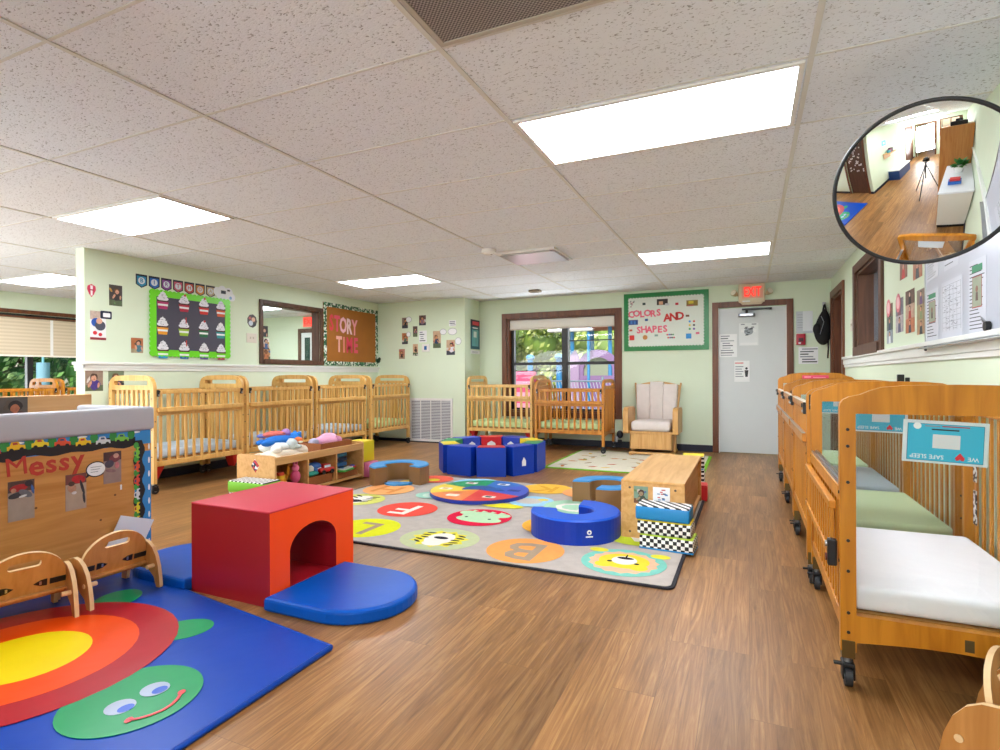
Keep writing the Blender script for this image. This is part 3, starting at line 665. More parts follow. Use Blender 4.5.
b.box(-.0015, .0015, -.02, .02, -.10, .10, BWP); tag(b.build('crib_sticker', None, (.968, 3.28, .72)), 'strip of black and white picture stickers inside the nearest crib rail', 'sticker', 'crib stickers')
b = MB(); b.box(-.0015, .0015, -.02, .02, -.08, .08, BWP); tag(b.build('crib_sticker', None, (.968, 3.28, .50)), 'lower black and white picture sticker just above the white mattress', 'sticker', 'crib stickers')

# ------------------------------------------------------------------ rugs and mats
RUGG = mat('#b9b0a8', .95, noise=.1, nscale=14, bump=.3, bscale=120, spec=.1)
def fab(c): return mat(c, .95, noise=.06, nscale=30, spec=.1)
r = MB(); RX0, RX1, RY0, RY1 = -3.55, -.36, 3.0, 5.36
r.prism(rrect(RX0, RX1, RY0, RY1, .05), .0, .011, mat('#26242c', .9), 'xy'); r.prism(rrect(RX0 + .02, RX1 - .02, RY0 + .02, RY1 - .02, .04), .011, .013, RUGG)
LAY = [.0130]
def disc(cx, cy, rx, ry, m, n=36, rot=0, jag=0, lift=.0006):
    LAY[0] += .00004; pts = []
    for i in range(n):
        a = 2 * PI * i / n; k = 1 + (jag if i % 2 else -jag)
        x, y = rx * k * math.cos(a), ry * k * math.sin(a); c_, s_ = math.cos(rot), math.sin(rot)
        pts.append((cx + x * c_ - y * s_, cy + x * s_ + y * c_))
    r.prism(pts, LAY[0], LAY[0] + lift, m)
def glyph(t, cx, cy, m, s=.4):
    LAY[0] += .0003; r.text(t, s, m, FT(cx, cy, LAY[0] + .0006, PI), .015, .0003)
cx_ = [-3.20, -2.575, -1.935, -1.305, -.685]; cy_ = [3.285, 3.90, 4.51, 5.11]
TAN = fab('#a8937c'); OFFW = fab('#e8e4da'); INKR = fab('#23242a')
# front row
disc(cx_[0], cy_[0], .25, .25, fab('#5fb6a8')); glyph('M', cx_[0], cy_[0], OFFW)
disc(cx_[1], cy_[0] + .03, .25, .25, fab('#d9dc28')); glyph('L', cx_[1], cy_[0] + .03, TAN)
c0 = (cx_[2] + .0, cy_[0]); disc(*c0, .28, .25, fab('#bcc69a')); disc(*c0, .19, .17, fab('#e3d94a'), 22, 0, .12)
disc(c0[0], c0[1] + .0, .10, .13, OFFW); disc(c0[0], c0[1] - .11, .07, .05, OFFW)
disc(c0[0], c0[1] + .02, .055, .028, INKR)
for k in range(5):
    for s_ in (-1, 1): disc(c0[0] + s_ * (.12 + .012 * (k % 2)), c0[1] - .10 + .05 * k, .035, .012, INKR, 10, s_ * (.5 - .2 * k))
disc(c0[0] - .04, c0[1] + .13, .012, .012, INKR, 10); disc(c0[0] + .04, c0[1] + .13, .012, .012, INKR, 10)
disc(cx_[3], cy_[0], .25, .25, fab('#f0a058')); glyph('B', cx_[3], cy_[0], TAN, .46)
c0 = (cx_[4], cy_[0] + .02); disc(*c0, .25, .24, fab('#7cc4b4')); disc(*c0, .20, .19, fab('#e3b795'), 30, 0, .05); disc(c0[0], c0[1] + .02, .15, .13, fab('#e8cf3c'))
for s_ in (-1, 1): disc(c0[0] + s_ * .19, c0[1] + .18, .06, .04, fab('#e0d840')); disc(c0[0] + s_ * .10, c0[1] - .07, .055, .05, fab('#e8cf3c')); disc(c0[0] + s_ * .08, c0[1] - .01, .016, .014, INKR, 12)
disc(c0[0], c0[1] + .03, .075, .075, OFFW); disc(c0[0], c0[1] + .07, .05, .022, INKR); disc(c0[0], c0[1] + .11, .006, .03, INKR, 8)
# second row
c0 = (cx_[0] - .02, cy_[1] + .14); disc(*c0, .24, .22, fab('#cfd06a')); disc(c0[0], c0[1], .11, .15, OFFW); disc(c0[0], c0[1] - .06, .07, .05, INKR)
for k in range(4):
    for s_ in (-1, 1): disc(c0[0] + s_ * .09, c0[1] - .06 + .06 * k, .05, .013, INKR, 10, s_ * .4)
disc(cx_[1] - .03, cy_[1], .25, .25, fab('#ea5548')); glyph('F', cx_[1] - .03, cy_[1], OFFW, .42)
c0 = (cx_[2], cy_[1]); disc(*c0, .255, .255, fab('#d81f44')); DG = fab('#b6d8b0'); disc(c0[0], c0[1] + .03, .16, .13, DG); disc(c0[0] + .02, c0[1] - .06, .19, .09, DG); disc(c0[0] - .15, c0[1] + .1, .07, .06, DG); disc(c0[0] + .15, c0[1] + .1, .07, .06, DG)
for k in range(4): disc(c0[0] - .12 + .08 * k, c0[1] + .17, .035, .03, DG, 3)
disc(c0[0] - .1, c0[1] - .03, .014, .014, INKR, 10); disc(c0[0] + .1, c0[1] - .03, .014, .014, INKR, 10)
disc(cx_[3], cy_[1], .25, .25, fab('#f0ae44')); glyph('C', cx_[3], cy_[1], OFFW)
disc(cx_[4], cy_[1], .25, .25, fab('#c6d63a')); glyph('A', cx_[4], cy_[1], OFFW)
# third row
disc(cx_[0] - .03, cy_[2], .25, .25, fab('#f2ab6c')); glyph('H', cx_[0] - .03, cy_[2], fab('#d98f4e'))
c0 = (cx_[1] - .12, cy_[2] - .06); disc(*c0, .16, .15, fab('#9ecdb8')); disc(c0[0], c0[1], .09, .1, fab('#c2ddc8'))
disc(cx_[2] - .0, cy_[2] - .19, .2, .08, fab('#e4dc36'))
c0 = (cx_[2] + .18, cy_[2] + .06); disc(*c0, .2, .2, fab('#9fd0ea')); disc(c0[0] - .02, c0[1], .12, .11, fab('#c8c2ba')); disc(c0[0] + .08, c0[1] + .09, .05, .04, fab('#ecd65a'))
disc(cx_[3] - .06, cy_[2], .24, .25, fab('#a9d2b4')); glyph('D', cx_[3] - .06, cy_[2], OFFW)
disc(cx_[4], cy_[2], .25, .25, fab('#e8cf3c'))
# back row
disc(cx_[0] + .1, cy_[3] + .03, .22, .2, fab('#ee6a54')); disc(cx_[0] - .02, cy_[3] - .2, .14, .10, fab('#eec84c')); disc(cx_[0] + .12, cy_[3] - .02, .08, .07, fab('#e8cf3c'))
disc(cx_[1], cy_[3], .25, .25, fab('#9fd0ea')); disc(cx_[2] + .13, cy_[3] + .02, .25, .23, fab('#f0bc4a')); glyph('K', cx_[2] + .13, cy_[3] + .02, fab('#e0a63a'), .36)
disc(cx_[3] - .1, cy_[3] - .02, .22, .22, fab('#f0a468')); disc(cx_[4], cy_[3], .25, .25, fab('#5fb6a8'))
tag(r.build('alphabet_rug'), 'large grey rug with coloured letter and animal circles and black binding', 'rug')
# back rug under the glider
r2 = MB(); r2.prism(rrect(-2.3, -.46, 6.38, 8.1, .04), 0, .010, fab('#7fb83a')); r2.prism(rrect(-2.26, -.50, 6.42, 8.06, .03), .010, .012, fab('#d2ccb8'))
random.seed(11)
for i in range(46):
    x, y = random.uniform(-2.2, -.65), random.uniform(6.5, 8.0); c = random.choice(['#b4442c', '#c8743a', '#8a9a5a', '#b89a6a', '#8c7a60', '#d8b04a'])
    a = random.uniform(0, PI)
    r2.prism([(x + .05 * math.cos(a + t_) * k_, y + .05 * math.sin(a + t_) * k_) for t_, k_ in ((0, 1.4), (.8, .7), (1.57, .4), (2.5, .8), (3.14, 1.3), (4, .6), (4.7, .5), (5.5, .7))], .012, .0126, fab(c))
    r2.prism([(x - .12 + .12 * (i % 2), y + .04), (x - .02 + .1 * (i % 2), y + .06), (x + .02, y + .045)], .012, .0126, fab('#9a8f74'))
tag(r2.build('woodland_rug'), 'cream rug with leaf print and green edge under the glider chair', 'rug')

# turtle mat
TM = MB(); VIN = mat('#0044aa', .34, spec=.2, noise=.05, nscale=6, bump=.45, bscale=3.4)
def rot2(p, c, a): 
    x, y = p[0] - c[0], p[1] - c[1]; return (c[0] + x * math.cos(a) - y * math.sin(a), c[1] + x * math.sin(a) + y * math.cos(a))
TC = (-2.62, 1.22); corner = [(-1.575, 1.79), (-2.66, 1.95), (-3.36, 2.05), (-3.36, .5), (-1.565, .45)]
TM.prism(corner[:1] + corner[1:], 0, .022, VIN)
TM.tube([(p[0], p[1], .012) for p in (corner + corner[:1])], .012, VIN)
def vin(c): return mat(c, .32, spec=.3, noise=.05, nscale=6, bump=.4, bscale=3.4)
TG = vin('#12985c')
z = .0222
def tl(pts, m):
    global z
    TM.prism(pts, z, z + .0012, m); z += .0004
def el(cx, cy, rx, ry, rot, n=40): return [rot2((cx + rx * math.cos(2 * PI * i / n), cy + ry * math.sin(2 * PI * i / n)), (cx, cy), rot) for i in range(n)]
for a, d in ((50, .545), (117, .575), (-50, .545), (-117, .575)):
    tl(el(TC[0] + d * math.cos(R_(a)), TC[1] + d * math.sin(R_(a)), .125, .10, R_(a)), TG)
tl(el(TC[0] - .6, TC[1], .12, .05, 0), TG)
tl(el(-1.94, 1.218, .212, .216, 0), TG)
tl(el(*TC, .535, .53, 0), vin('#b01224')); tl(el(*TC, .387, .384, 0), vin('#ee4c06')); tl(el(*TC, .222, .22, 0), vin('#eed004'))
for p, q in (((-1.923, 1.165), (-1.898, 1.168)), ((-1.918, 1.281), (-1.897, 1.284))):
    tl(el(*p, .046, .046, 0, 20), vin('#aab6cc')); tl(el(*q, .021, .026, 0, 16), mat('#1c58c8', .3))
sm = [(-1.822, 1.13), (-1.80, 1.15), (-1.782, 1.18), (-1.773, 1.21), (-1.776, 1.245), (-1.79, 1.275), (-1.812, 1.305)]
for a, b_ in zip(sm, sm[1:]):
    d = Vector((b_[0] - a[0], b_[1] - a[1])); nn = Vector((-d.y, d.x)).normalized() * .0055
    TM.prism([(a[0] - nn.x, a[1] - nn.y), (b_[0] - nn.x, b_[1] - nn.y), (b_[0] + nn.x, b_[1] + nn.y), (a[0] + nn.x, a[1] + nn.y)], z, z + .0012, mat('#d8303a', .3))
for p in (sm[0], sm[-1]): tl(el(p[0], p[1], .012, .016, .5, 12), mat('#d8303a', .3))
tag(TM.build('turtle_mat'), 'blue vinyl play mat with a rainbow shelled smiling turtle', 'play mat')

# red tunnel cube with blue half round mats
t = thing('tunnel_cube', 'red and orange foam climbing cube with an arched tunnel', 'soft play cube')
cx0, cx1, cy0, cy1, ch = -2.687, -2.13, 1.995, 2.618, .463
RED = mat('#9c0c1c', .45, bump=.06, bscale=9); ORG = mat('#fc4a04', .42, bump=.06, bscale=9); REDT = mat('#cc2440', .5, bump=.06, bscale=9)  # RED has the side's shade in its colour; REDT is the lighter top
ay0, ay1 = 2.125, 2.47
archp = [(ay0, .045)] + [(ay0, .24)] + [(y, z_) for y, z_ in reversed(arc((ay0 + ay1) / 2, .235, (ay1 - ay0) / 2, 0, 180, 14, .115))][1:-1] + [(ay1, .24), (ay1, .045)]
tc_ = MB()
ring_o = [(cy0, 0), (cy1, 0), (cy1, ch), (cy0, ch)]
tc_.prism(ring_o, cx1 - .02, cx1, ORG, 'yz', holes=[archp[::-1]], side=RED)
tc_.build('orange_face', t); tc_ = MB(); tc_.prism(ring_o, cx0, cx0 + .02, ORG, 'yz', holes=[archp[::-1]], side=RED)
tc_.build('orange_face', t)
tb = MB(); tb.prism(ring_o, cx0 + .02, cx1 - .02, RED, 'yz', holes=[archp[::-1]], side=RED)
tb.build('cube_body', t)
tp = MB(); tp.box(cx0 - .002, cx1 + .002, cy0 - .002, cy1 + .002, ch - .004, ch + .006, REDT, .005, seg=3); tp.build('top_cover', t)
MB().box(cx0 + .02, cx1 - .02, ay0 + .005, ay1 - .005, .045, .05, RED).build('tunnel_floor', t)
def half_mat(label, sgn, xe):
    m_ = MB(); yc = 2.245; a = .29
    if sgn > 0: pts = [(xe, yc - a), (xe + .335, yc - a)] + arc(xe + .335, yc, a, -90, 90, 22)[1:-1] + [(xe + .335, yc + a), (xe, yc + a)]
    else: pts = [(xe, yc + a), (xe - .335, yc + a)] + arc(xe - .335, yc, a, 90, 270, 22)[1:-1] + [(xe - .335, yc - a), (xe, yc - a)]
    bm = bmesh.new(); vs = [bm.verts.new((p[0], p[1], 0)) for p in pts]; fa = bm.faces.new(vs)
    ex = bmesh.ops.extrude_face_region(bm, geom=[fa]); bmesh.ops.translate(bm, verts=[v for v in ex['geom'] if isinstance(v, bmesh.types.BMVert)], vec=(0, 0, .07))
    bmesh.ops.bevel(bm, geom=[e for e in bm.edges if abs(e.verts[0].co.z - e.verts[1].co.z) < 1e-6], offset=.018, segments=3, affect='EDGES', profile=.5)
    bmesh.ops.triangulate(bm, faces=[f_ for f_ in bm.faces if len(f_.verts) > 8])
    m_.bm(bm, mat('#0052b6', .4, spec=.2, noise=.04, nscale=6, bump=.3, bscale=4), None, False); o = m_.build('landing_mat')
    tag(o, label, 'play mat')
half_mat('blue half round foam mat in front of the orange tunnel mouth', 1, cx1 + .004)
half_mat('blue half round foam mat between the cube and the Messy board', -1, cx0 - .004)

# segmented colour wheel mat
t = thing('colour_wheel_mat', 'round six colour picture wheel mat lying on the grey rug', 'play mat', (-2.325, 4.69, .0205))
secs = [('#2c6fc0', 20, 70), ('#3f57c4', -40, 20), ('#e0332a', -108, -40), ('#f08232', -165, -108), ('#f0d22c', 140, 195), ('#1f9a5a', 70, 140)]
R0 = .462
MB().cyl((0, 0, -.003), (0, 0, .028), R0 + .006, mat('#17309a', .4), n=48).build('wheel_base', t)
for i, (c, a0, a1) in enumerate(secs):
    s_ = MB(); a0 += 25; a1 += 25
    s_.prism([(0, 0)] + arc(0, 0, R0, a0, a1, 12), .028, .031, mat(c, .4))
    am = R_((a0 + a1) / 2); px, py = .33 * math.cos(am), .33 * math.sin(am)
    s_.prism(rrect(px - .06, px + .06, py - .04, py + .04, .02), .031, .0315, OFFW if i != 1 else mat('#2d3f9a', .5)); s_.prism(rrect(px - .035, px + .02, py - .02, py + .025, .01), .0315, .032, mat(['#1d3f8c', '#1d2f7c', '#222222', '#f0d8b0', '#d8a020', '#a03020'][i], .5))
    s_.build('wheel_sector', t)
s_ = MB(); s_.prism([(.0, .0)] + arc(0, 0, .17, 40, 200, 8), .031, .034, mat('#1f4f9c', .4)); s_.prism([(0, 0), (.25, .02), (.14, .14)], .034, .036, mat('#1c5aa8', .4)); s_.build('folded_flap', t)

# foam C and arch seats
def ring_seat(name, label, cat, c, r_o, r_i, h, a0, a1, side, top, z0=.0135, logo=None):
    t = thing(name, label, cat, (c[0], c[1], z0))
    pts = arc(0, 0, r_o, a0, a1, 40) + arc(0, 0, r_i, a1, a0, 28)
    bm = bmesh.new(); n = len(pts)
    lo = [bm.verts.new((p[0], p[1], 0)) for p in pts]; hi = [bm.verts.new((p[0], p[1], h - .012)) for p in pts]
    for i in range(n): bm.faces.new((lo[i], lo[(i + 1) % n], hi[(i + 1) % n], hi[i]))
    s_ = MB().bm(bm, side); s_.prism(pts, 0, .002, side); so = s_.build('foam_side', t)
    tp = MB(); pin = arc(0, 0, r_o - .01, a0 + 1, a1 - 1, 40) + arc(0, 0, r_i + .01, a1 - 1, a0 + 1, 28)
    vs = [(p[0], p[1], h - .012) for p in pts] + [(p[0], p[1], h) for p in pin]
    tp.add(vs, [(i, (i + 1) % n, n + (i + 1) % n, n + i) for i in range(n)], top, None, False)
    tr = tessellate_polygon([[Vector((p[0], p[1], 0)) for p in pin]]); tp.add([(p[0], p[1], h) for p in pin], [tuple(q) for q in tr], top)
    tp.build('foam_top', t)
    if logo:
        lb = MB(); Rm = Matrix.Rotation(R_(logo) , 4, 'Z'); M_ = Rm @ Matrix.Translation((r_o + .001, 0, h * .45)) @ Matrix.Rotation(PI / 2, 4, 'Z')
        lb.prism(arc(0, .012, .016, 0, 360, 16)[:-1], -.001, .001, PAPER, 'xz', holes=[arc(0, .012, .007, 0, 360, 12)[:-1]], M=M_)
        lb.box(-.024, .024, -.001, .001, -.02, -.012, PAPER, M=M_); lb.build('white_logo', so)
    return t
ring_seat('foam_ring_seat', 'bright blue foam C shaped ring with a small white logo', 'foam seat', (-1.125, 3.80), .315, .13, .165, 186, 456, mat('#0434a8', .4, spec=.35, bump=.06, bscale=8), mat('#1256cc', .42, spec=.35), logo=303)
BRN = mat('#8f6a40', .45); SKB = mat('#2f8fcf', .45)
ring_seat('foam_arch_seat', 'brown foam arch seat with blue top near the pink block', 'foam seat', (-3.36, 4.88), .31, .155, .19, -15, 252, BRN, SKB)
MB_ = MB(); MB_.prism(arc(0, 0, .15, -100, 80, 16), 0, .02, SKB); o = MB_.build('foam_half_disc', None, (-3.31, 4.80, .0135), R_(-55)); tag(o, 'flat blue foam piece lying inside the brown arch seat', 'foam piece')
ring_seat('foam_arch_seat', 'brown foam arch seat with blue top against the low shelf', 'foam seat', (-1.12, 4.76), .305, .15, .19, 265, 550, BRN, SKB)

# ring of foam wedge blocks
OC = (-2.885, 6.15); cols = ['#1f8f52', '#e6cf1c', '#2240b8', '#d6202c', '#2a48c0', '#1f8f52', '#e6cf1c', '#1f3fb4', '#c82434', '#1f3fb4']
t = thing('foam_play_ring', 'ring of blue foam wedges with coloured picture faces before the cribs', 'foam play ring', (*OC, 0))
for i in range(10):
    a = R_(36 * i + 7); M_ = Matrix.Rotation(a, 4, 'Z')
    s_ = MB(); hh = .325; ro, ri = .63, .43; wo, wi = .165, .13
    tw = .012 * (1 if i % 2 else -1)
    P = [(ro + tw, -wo), (ro - tw, wo), (.515, .163), (ri, wi), (ri, -wi), (.515, -.163)]
    s_.prism(P, 0, hh, BLUE2, M=M_); 
    tcol = mat(cols[(i) % 10], .42)
    o = s_.build('foam_wedge', t)
    q = MB(); q.prism([(ro + tw - .012, -wo + .012), (ro - tw - .012, wo - .012), (.515, .15), (ri - .002, wi), (ri - .002, -wi), (.515, -.15)], hh, hh + .004, tcol, M=M_)
    q.prism([(-wi, .01), (wi, .01), (wi, hh), (-wi, hh)], ri - .004, ri, tcol, 'yz', M=M_)
    q.prism([(-.07, .15), (.07, .15), (.05, .25), (0, .28), (-.05, .25)], ri - .006, ri - .004, PAPER, 'yz', M=M_); q.prism([(-.03, .17), (.035, .17), (.02, .22), (-.02, .22)], ri - .007, ri - .006, mat('#26303c', .5), 'yz', M=M_)
    q.build('picture_face', o)
    if i == 9:
        l_ = MB(); l_.prism([(-.03, .10), (.03, .10), (.03, .16), (0, .2), (-.03, .15)], ro, ro + .002, PAPER, 'yz', M=M_); l_.build('white_mark', o)
# ------------------------------------------------------------------ low shelves, blocks and toys
LT = wood('#dfae70', '#cf9a58', .4, axis=1)
t = thing('toy_shelf', 'low open maple toy shelf with three cubbies in front of the cribs', 'shelf')
sx0, sx1, sy0, sy1, sh = -4.36, -3.885, 3.70, 4.96, .41
e = MB(); e.prism(rrect(sx0, sx1, .0, sh, .03), sy0, sy0 + .02, LT, 'xz'); e.build('end_panel', t)
e = MB(); e.prism(rrect(sx0, sx1, .0, sh, .03), sy1 - .02, sy1, LT, 'xz'); e.build('end_panel', t)
e = MB(); e.box(sx0, sx1 - .01, sy0 + .02, sy1 - .02, sh - .085, sh - .065, LT); e.box(sx1 - .02, sx1 - .002, sy0 + .02, sy1 - .02, sh - .085, sh - .015, LT, .003); e.box(sx0 + .002, sx0 + .02, sy0 + .02, sy1 - .02, sh - .085, sh - .015, LT, .003); e.build('top_tray', t)
e = MB(); e.box(sx0, sx1 - .005, sy0 + .02, sy1 - .02, .03, .05, LT); e.build('bottom_board', t)
MB().box(sx0, sx0 + .012, sy0 + .02, sy1 - .02, .05, sh - .085, LT).build('back_board', t)
dvs = [sy0 + .02 + (sy1 - sy0 - .04) * k / 3 for k in range(4)]
for y in dvs[1:3]: MB().box(sx0 + .012, sx1 - .012, y - .009, y + .009, .05, sh - .085, LT).build('divider', t)
b = MB(); b.prism([(-4.13, .375), (-4.075, .315), (-4.12, .25), (-4.175, .31)], sy0 - .0015, sy0 - .0005, blotch_material(['#2a2f8c', '#c02c34', '#e8e8ee', '#16182c'], 45), 'xz')
b.build('diamond_sticker', t)
BIN = mat('#9a5a2c', .6, noise=.15, nscale=40)
def bin_(name, label, x0, x1, y0, y1, z, h):
    m_ = MB(); th = .008
    m_.box(x0, x1, y0, y1, z, z + th, BIN); m_.box(x0, x0 + th, y0, y1, z, z + h, BIN, .003); m_.box(x1 - th, x1, y0, y1, z, z + h, BIN, .003); m_.box(x0, x1, y0, y0 + th, z, z + h, BIN, .003); m_.box(x0, x1, y1 - th, y1, z, z + h, BIN, .003)
    return tag(m_.build(name), label, 'toy bin')
bin_('toy_bin', 'brown toy bin in the middle cubby of the toy shelf', -4.25, -3.93, dvs[1] + .03, dvs[2] - .03, .05, .085)
bin_('toy_bin', 'brown toy bin in the toy shelf cubby beside the yellow block', -4.25, -3.93, dvs[2] + .03, dvs[3] - .03, .05, .06)
bin_('toy_bin', 'brown toy bin in the toy shelf cubby behind the red cube', -4.25, -3.93, dvs[0] + .03, dvs[1] - .03, .05, .06)
bin_('doll_basket', 'shallow brown basket holding a pink doll on the toy shelf', -4.3, -4.0, 4.42, 4.90, sh - .064, .09)
def toy_car(label, x, y, z, col, rz, s=1):
    t = thing('toy_car', label, 'toy', (x, y, z), rz)
    b = MB(); m_ = mat(col, .35); b.box(-.07, .07, -.035, .035, .015, .05, m_, .012, seg=3); b.box(-.035, .04, -.03, .03, .045, .08, m_, .012, seg=3); b.box(-.028, .032, -.031, .031, .052, .072, mat('#cfe3ee', .2)); b.build('car_body', t)
    for sx in (-.042, .042):
        for sy in (-.034, .034): MB().cyl((sx, sy - .008, .018), (sx, sy + .008, .018), .018, BLACK).build('wheel', t)
    t.scale = (s, s, s); return t
def blob(label, name, parts, loc, rz=0, cat='toy'):
    b = MB()
    for c, r_, col in parts: b.ell(c, r_, mat(col, .6, noise=.05))
    return tag(b.build(name, None, loc, rz), label, cat)
m1, m2, m3 = (dvs[0] + dvs[1]) / 2, (dvs[1] + dvs[2]) / 2, (dvs[2] + dvs[3]) / 2
toy_car('red and white toy bus in the middle cubby', -3.96, m2 + .10, .136, '#d8322c', R_(80), 1.25)
blob('teal toy boat heaped in the middle cubby', 'toy_boat', [((0, 0, .03), (.09, .05, .03), '#2c9a8c'), ((0, 0, .07), (.04, .03, .04), '#e6e2d4'), ((.05, 0, .06), (.03, .03, .03), '#3a6fb0')], (-3.97, m2 - .10, .136), R_(70))
blob('green toy crocodile beside the teal boat', 'toy_crocodile', [((0, 0, .03), (.10, .03, .025), '#5a9a3c'), ((.08, 0, .035), (.05, .022, .016), '#6aaa48'), ((-.1, 0, .03), (.05, .012, .012), '#4c8a34'), ((.05, .015, .055), (.01, .01, .01), '#f0f0f0')], (-4.10, m2 - .02, .15), R_(90))
blob('blue toy whale on top of the middle cubby heap', 'toy_whale', [((0, 0, .04), (.08, .05, .04), '#3c6fb8'), ((-.08, 0, .06), (.03, .05, .015), '#3c6fb8'), ((.03, 0, .02), (.05, .04, .02), '#e8eef2')], (-4.02, m2 + .0, .18), R_(60))
b = MB()
for k, c in enumerate(('#22314c', '#2f5f8c', '#1c2438', '#4a8cb0')): b.box(-.12, .10, -.10 + .012 * k, .10, .05 * k, .05 * k + .04, mat(c, .4), .008)
tag(b.build('activity_cube', None, (-4.08, m3 - .04, .115)), 'dark blue stacked activity toy in the end cubby', 'toy')
b = MB(); b.box(-.09, .09, -.11, .11, 0, .022, mat('#4ab04e', .4), .008); b.box(-.08, .08, -.10, .10, .022, .034, mat('#e9f0e4', .5), .004); b.prism([(-.05, -.06), (.05, -.06), (0, .06)], .034, .037, mat('#2f8cc8', .5))
o = b.build('toy_tray', None, (-3.985, m3 - .02, .116), R_(12)); tag(o, 'green and white toy tray leaning out of the end cubby', 'toy')
b = MB()
for k, (c, rr) in enumerate((('#e8c02c', .06), ('#f0a020', .052), ('#e8c02c', .044), ('#d04a2c', .036))): b.cyl((0, 0, .03 * k), (0, 0, .03 * k + .03), rr, mat(c, .35), n=18)
tag(b.build('stacking_rings', None, (-4.0, m1 - .05, .115)), 'yellow and orange stacking rings in the cubby nearest the red cube', 'toy')
blob('pink toy bunny in the cubby nearest the red cube', 'toy_bunny', [((0, 0, .06), (.05, .045, .06), '#e05a8c'), ((0, 0, .14), (.035, .035, .035), '#ec7aa4'), ((0, .018, .19), (.012, .01, .03), '#ec7aa4'), ((0, -.018, .19), (.012, .01, .03), '#ec7aa4')], (-3.95, m1 + .09, .115))
blob('orange toy giraffe heaped behind the stacking rings', 'toy_giraffe', [((0, 0, .05), (.05, .03, .04), '#e8a02c'), ((.05, 0, .11), (.015, .015, .06), '#e8a02c'), ((.07, 0, .165), (.03, .016, .016), '#d8882c'), ((-.03, 0, .02), (.012, .02, .02), '#c87a24')], (-4.04, m1 + .02, .115), R_(60))
blob('purple toy octopus behind the red and white bus', 'toy_octopus', [((0, 0, .06), (.05, .05, .055), '#7a4aa8'), ((.05, .02, .015), (.03, .015, .014), '#8c5cb8'), ((.04, -.04, .015), (.03, .015, .014), '#8c5cb8'), ((-.05, .02, .015), (.03, .015, .014), '#8c5cb8')], (-4.09, m2 + .09, .136))
blob('red toy fire engine ladder piece beside the blue activity toy', 'toy_ladder', [((0, 0, .02), (.08, .018, .014), '#d8302c'), ((0, .03, .02), (.08, .012, .012), '#e8e4dc'), ((.03, .015, .03), (.03, .03, .012), '#2c5ab0')], (-3.97, m3 + .11, .118), R_(80))
# plush toys on top
zt = sh - .063
def plush(label, loc, rz, parts):
    b = MB()
    for c, r_, col in parts: b.ell(c, r_, mat(col, .9, bump=.4, bscale=70, noise=.08))
    return tag(b.build('plush_toy', None, loc, rz), label, 'plush toy', 'plush toys on the toy shelf')
plush('cream plush dog lying flat along the front of the toy shelf', (-4.10, 3.98, zt - .01), R_(80), [((0, 0, .05), (.20, .12, .055), '#eadfcb'), ((.2, -.02, .06), (.08, .07, .06), '#efe6d6'), ((-.14, .10, .035), (.10, .04, .035), '#e4d6bd'), ((.10, -.10, .03), (.10, .035, .03), '#e4d6bd'), ((-.16, -.09, .03), (.11, .04, .03), '#eadfcb'), ((.25, .04, .06), (.02, .03, .05), '#c9ad86'), ((.27, -.02, .06), (.015, .015, .012), '#2a2420')])
plush('white and grey plush elephant under the blue plush bear', (-4.16, 3.96, zt + .055), R_(30), [((0, 0, .05), (.15, .11, .06), '#dfe4e4'), ((.14, .04, .07), (.07, .06, .06), '#c9d6d8'), ((-.12, .06, .05), (.05, .06, .05), '#9fb9b6'), ((.05, -.11, .04), (.05, .06, .04), '#e9ebe6'), ((.2, .03, .05), (.05, .02, .02), '#b9c6c8')])
plush('bright blue plush bear on top of the plush heap', (-4.15, 4.02, zt + .12), R_(70), [((0, 0, .04), (.16, .09, .055), '#1f6fc8'), ((.15, 0, .055), (.065, .065, .06), '#2a80d8'), ((-.14, .06, .03), (.07, .035, .03), '#1f6fc8'), ((-.14, -.06, .03), (.07, .035, .03), '#1f6fc8'), ((.17, .05, .10), (.02, .022, .02), '#2a80d8'), ((.17, -.05, .10), (.02, .022, .02), '#2a80d8')])
plush('coral and lilac plush doll crowning the plush heap', (-4.20, 4.0, zt + .19), R_(60), [((0, 0, .03), (.11, .05, .035), '#e0736a'), ((.11, .02, .04), (.045, .045, .04), '#b88ac8'), ((-.10, .03, .02), (.06, .03, .022), '#7a86c8'), ((-.02, .06, .02), (.05, .03, .02), '#ecb0a0')])
plush('orange plush fish tucked by the blue plush bear', (-4.04, 4.14, zt + .115), R_(20), [((0, 0, .04), (.05, .03, .035), '#ea7a3c'), ((-.05, 0, .04), (.02, .01, .03), '#f2b48c'), ((.02, 0, .03), (.03, .028, .02), '#f2ead8')])
plush('pink swaddled plush doll lying in the shallow basket', (-4.15, 4.66, zt + .035), R_(85), [((0, 0, .05), (.16, .10, .065), '#eaa6c6'), ((.05, .02, .09), (.10, .08, .045), '#f0b4d2'), ((-.17, 0, .05), (.055, .055, .05), '#b9b4cc'), ((.12, -.04, .05), (.06, .05, .05), '#dc92b8')])
# foam bricks
CHK = checker_material('#f4f4f0', '#141416', 42); CHV = stripe_material('#f4f4f0', '#26262a', 9, 'DIAGONAL'); STR = stripe_material('#f4f4f0', '#17171a', 7, 'X')
def brick(label, x, y, z, rz, s, side, top, cat='foam block', group=None, long_=None, belt=None):
    t = thing('foam_block', label, cat, (x, y, z), rz, group)
    b = MB(); b.box(-s[0] / 2, s[0] / 2, -s[1] / 2, s[1] / 2, .001, s[2] - .006, side, .012, seg=3); b.build('block_body', t)
    b = MB(); b.box(-s[0] / 2 + .004, s[0] / 2 - .004, -s[1] / 2 + .004, s[1] / 2 - .004, s[2] - .009, s[2], top, .004); b.build('top_panel', t)
    if belt: b = MB(); b.box(-s[0] / 2 - .001, s[0] / 2 + .001, -s[1] / 2 - .001, s[1] / 2 + .001, .0, .012, belt, .004); b.build('bottom_panel', t)
    return t
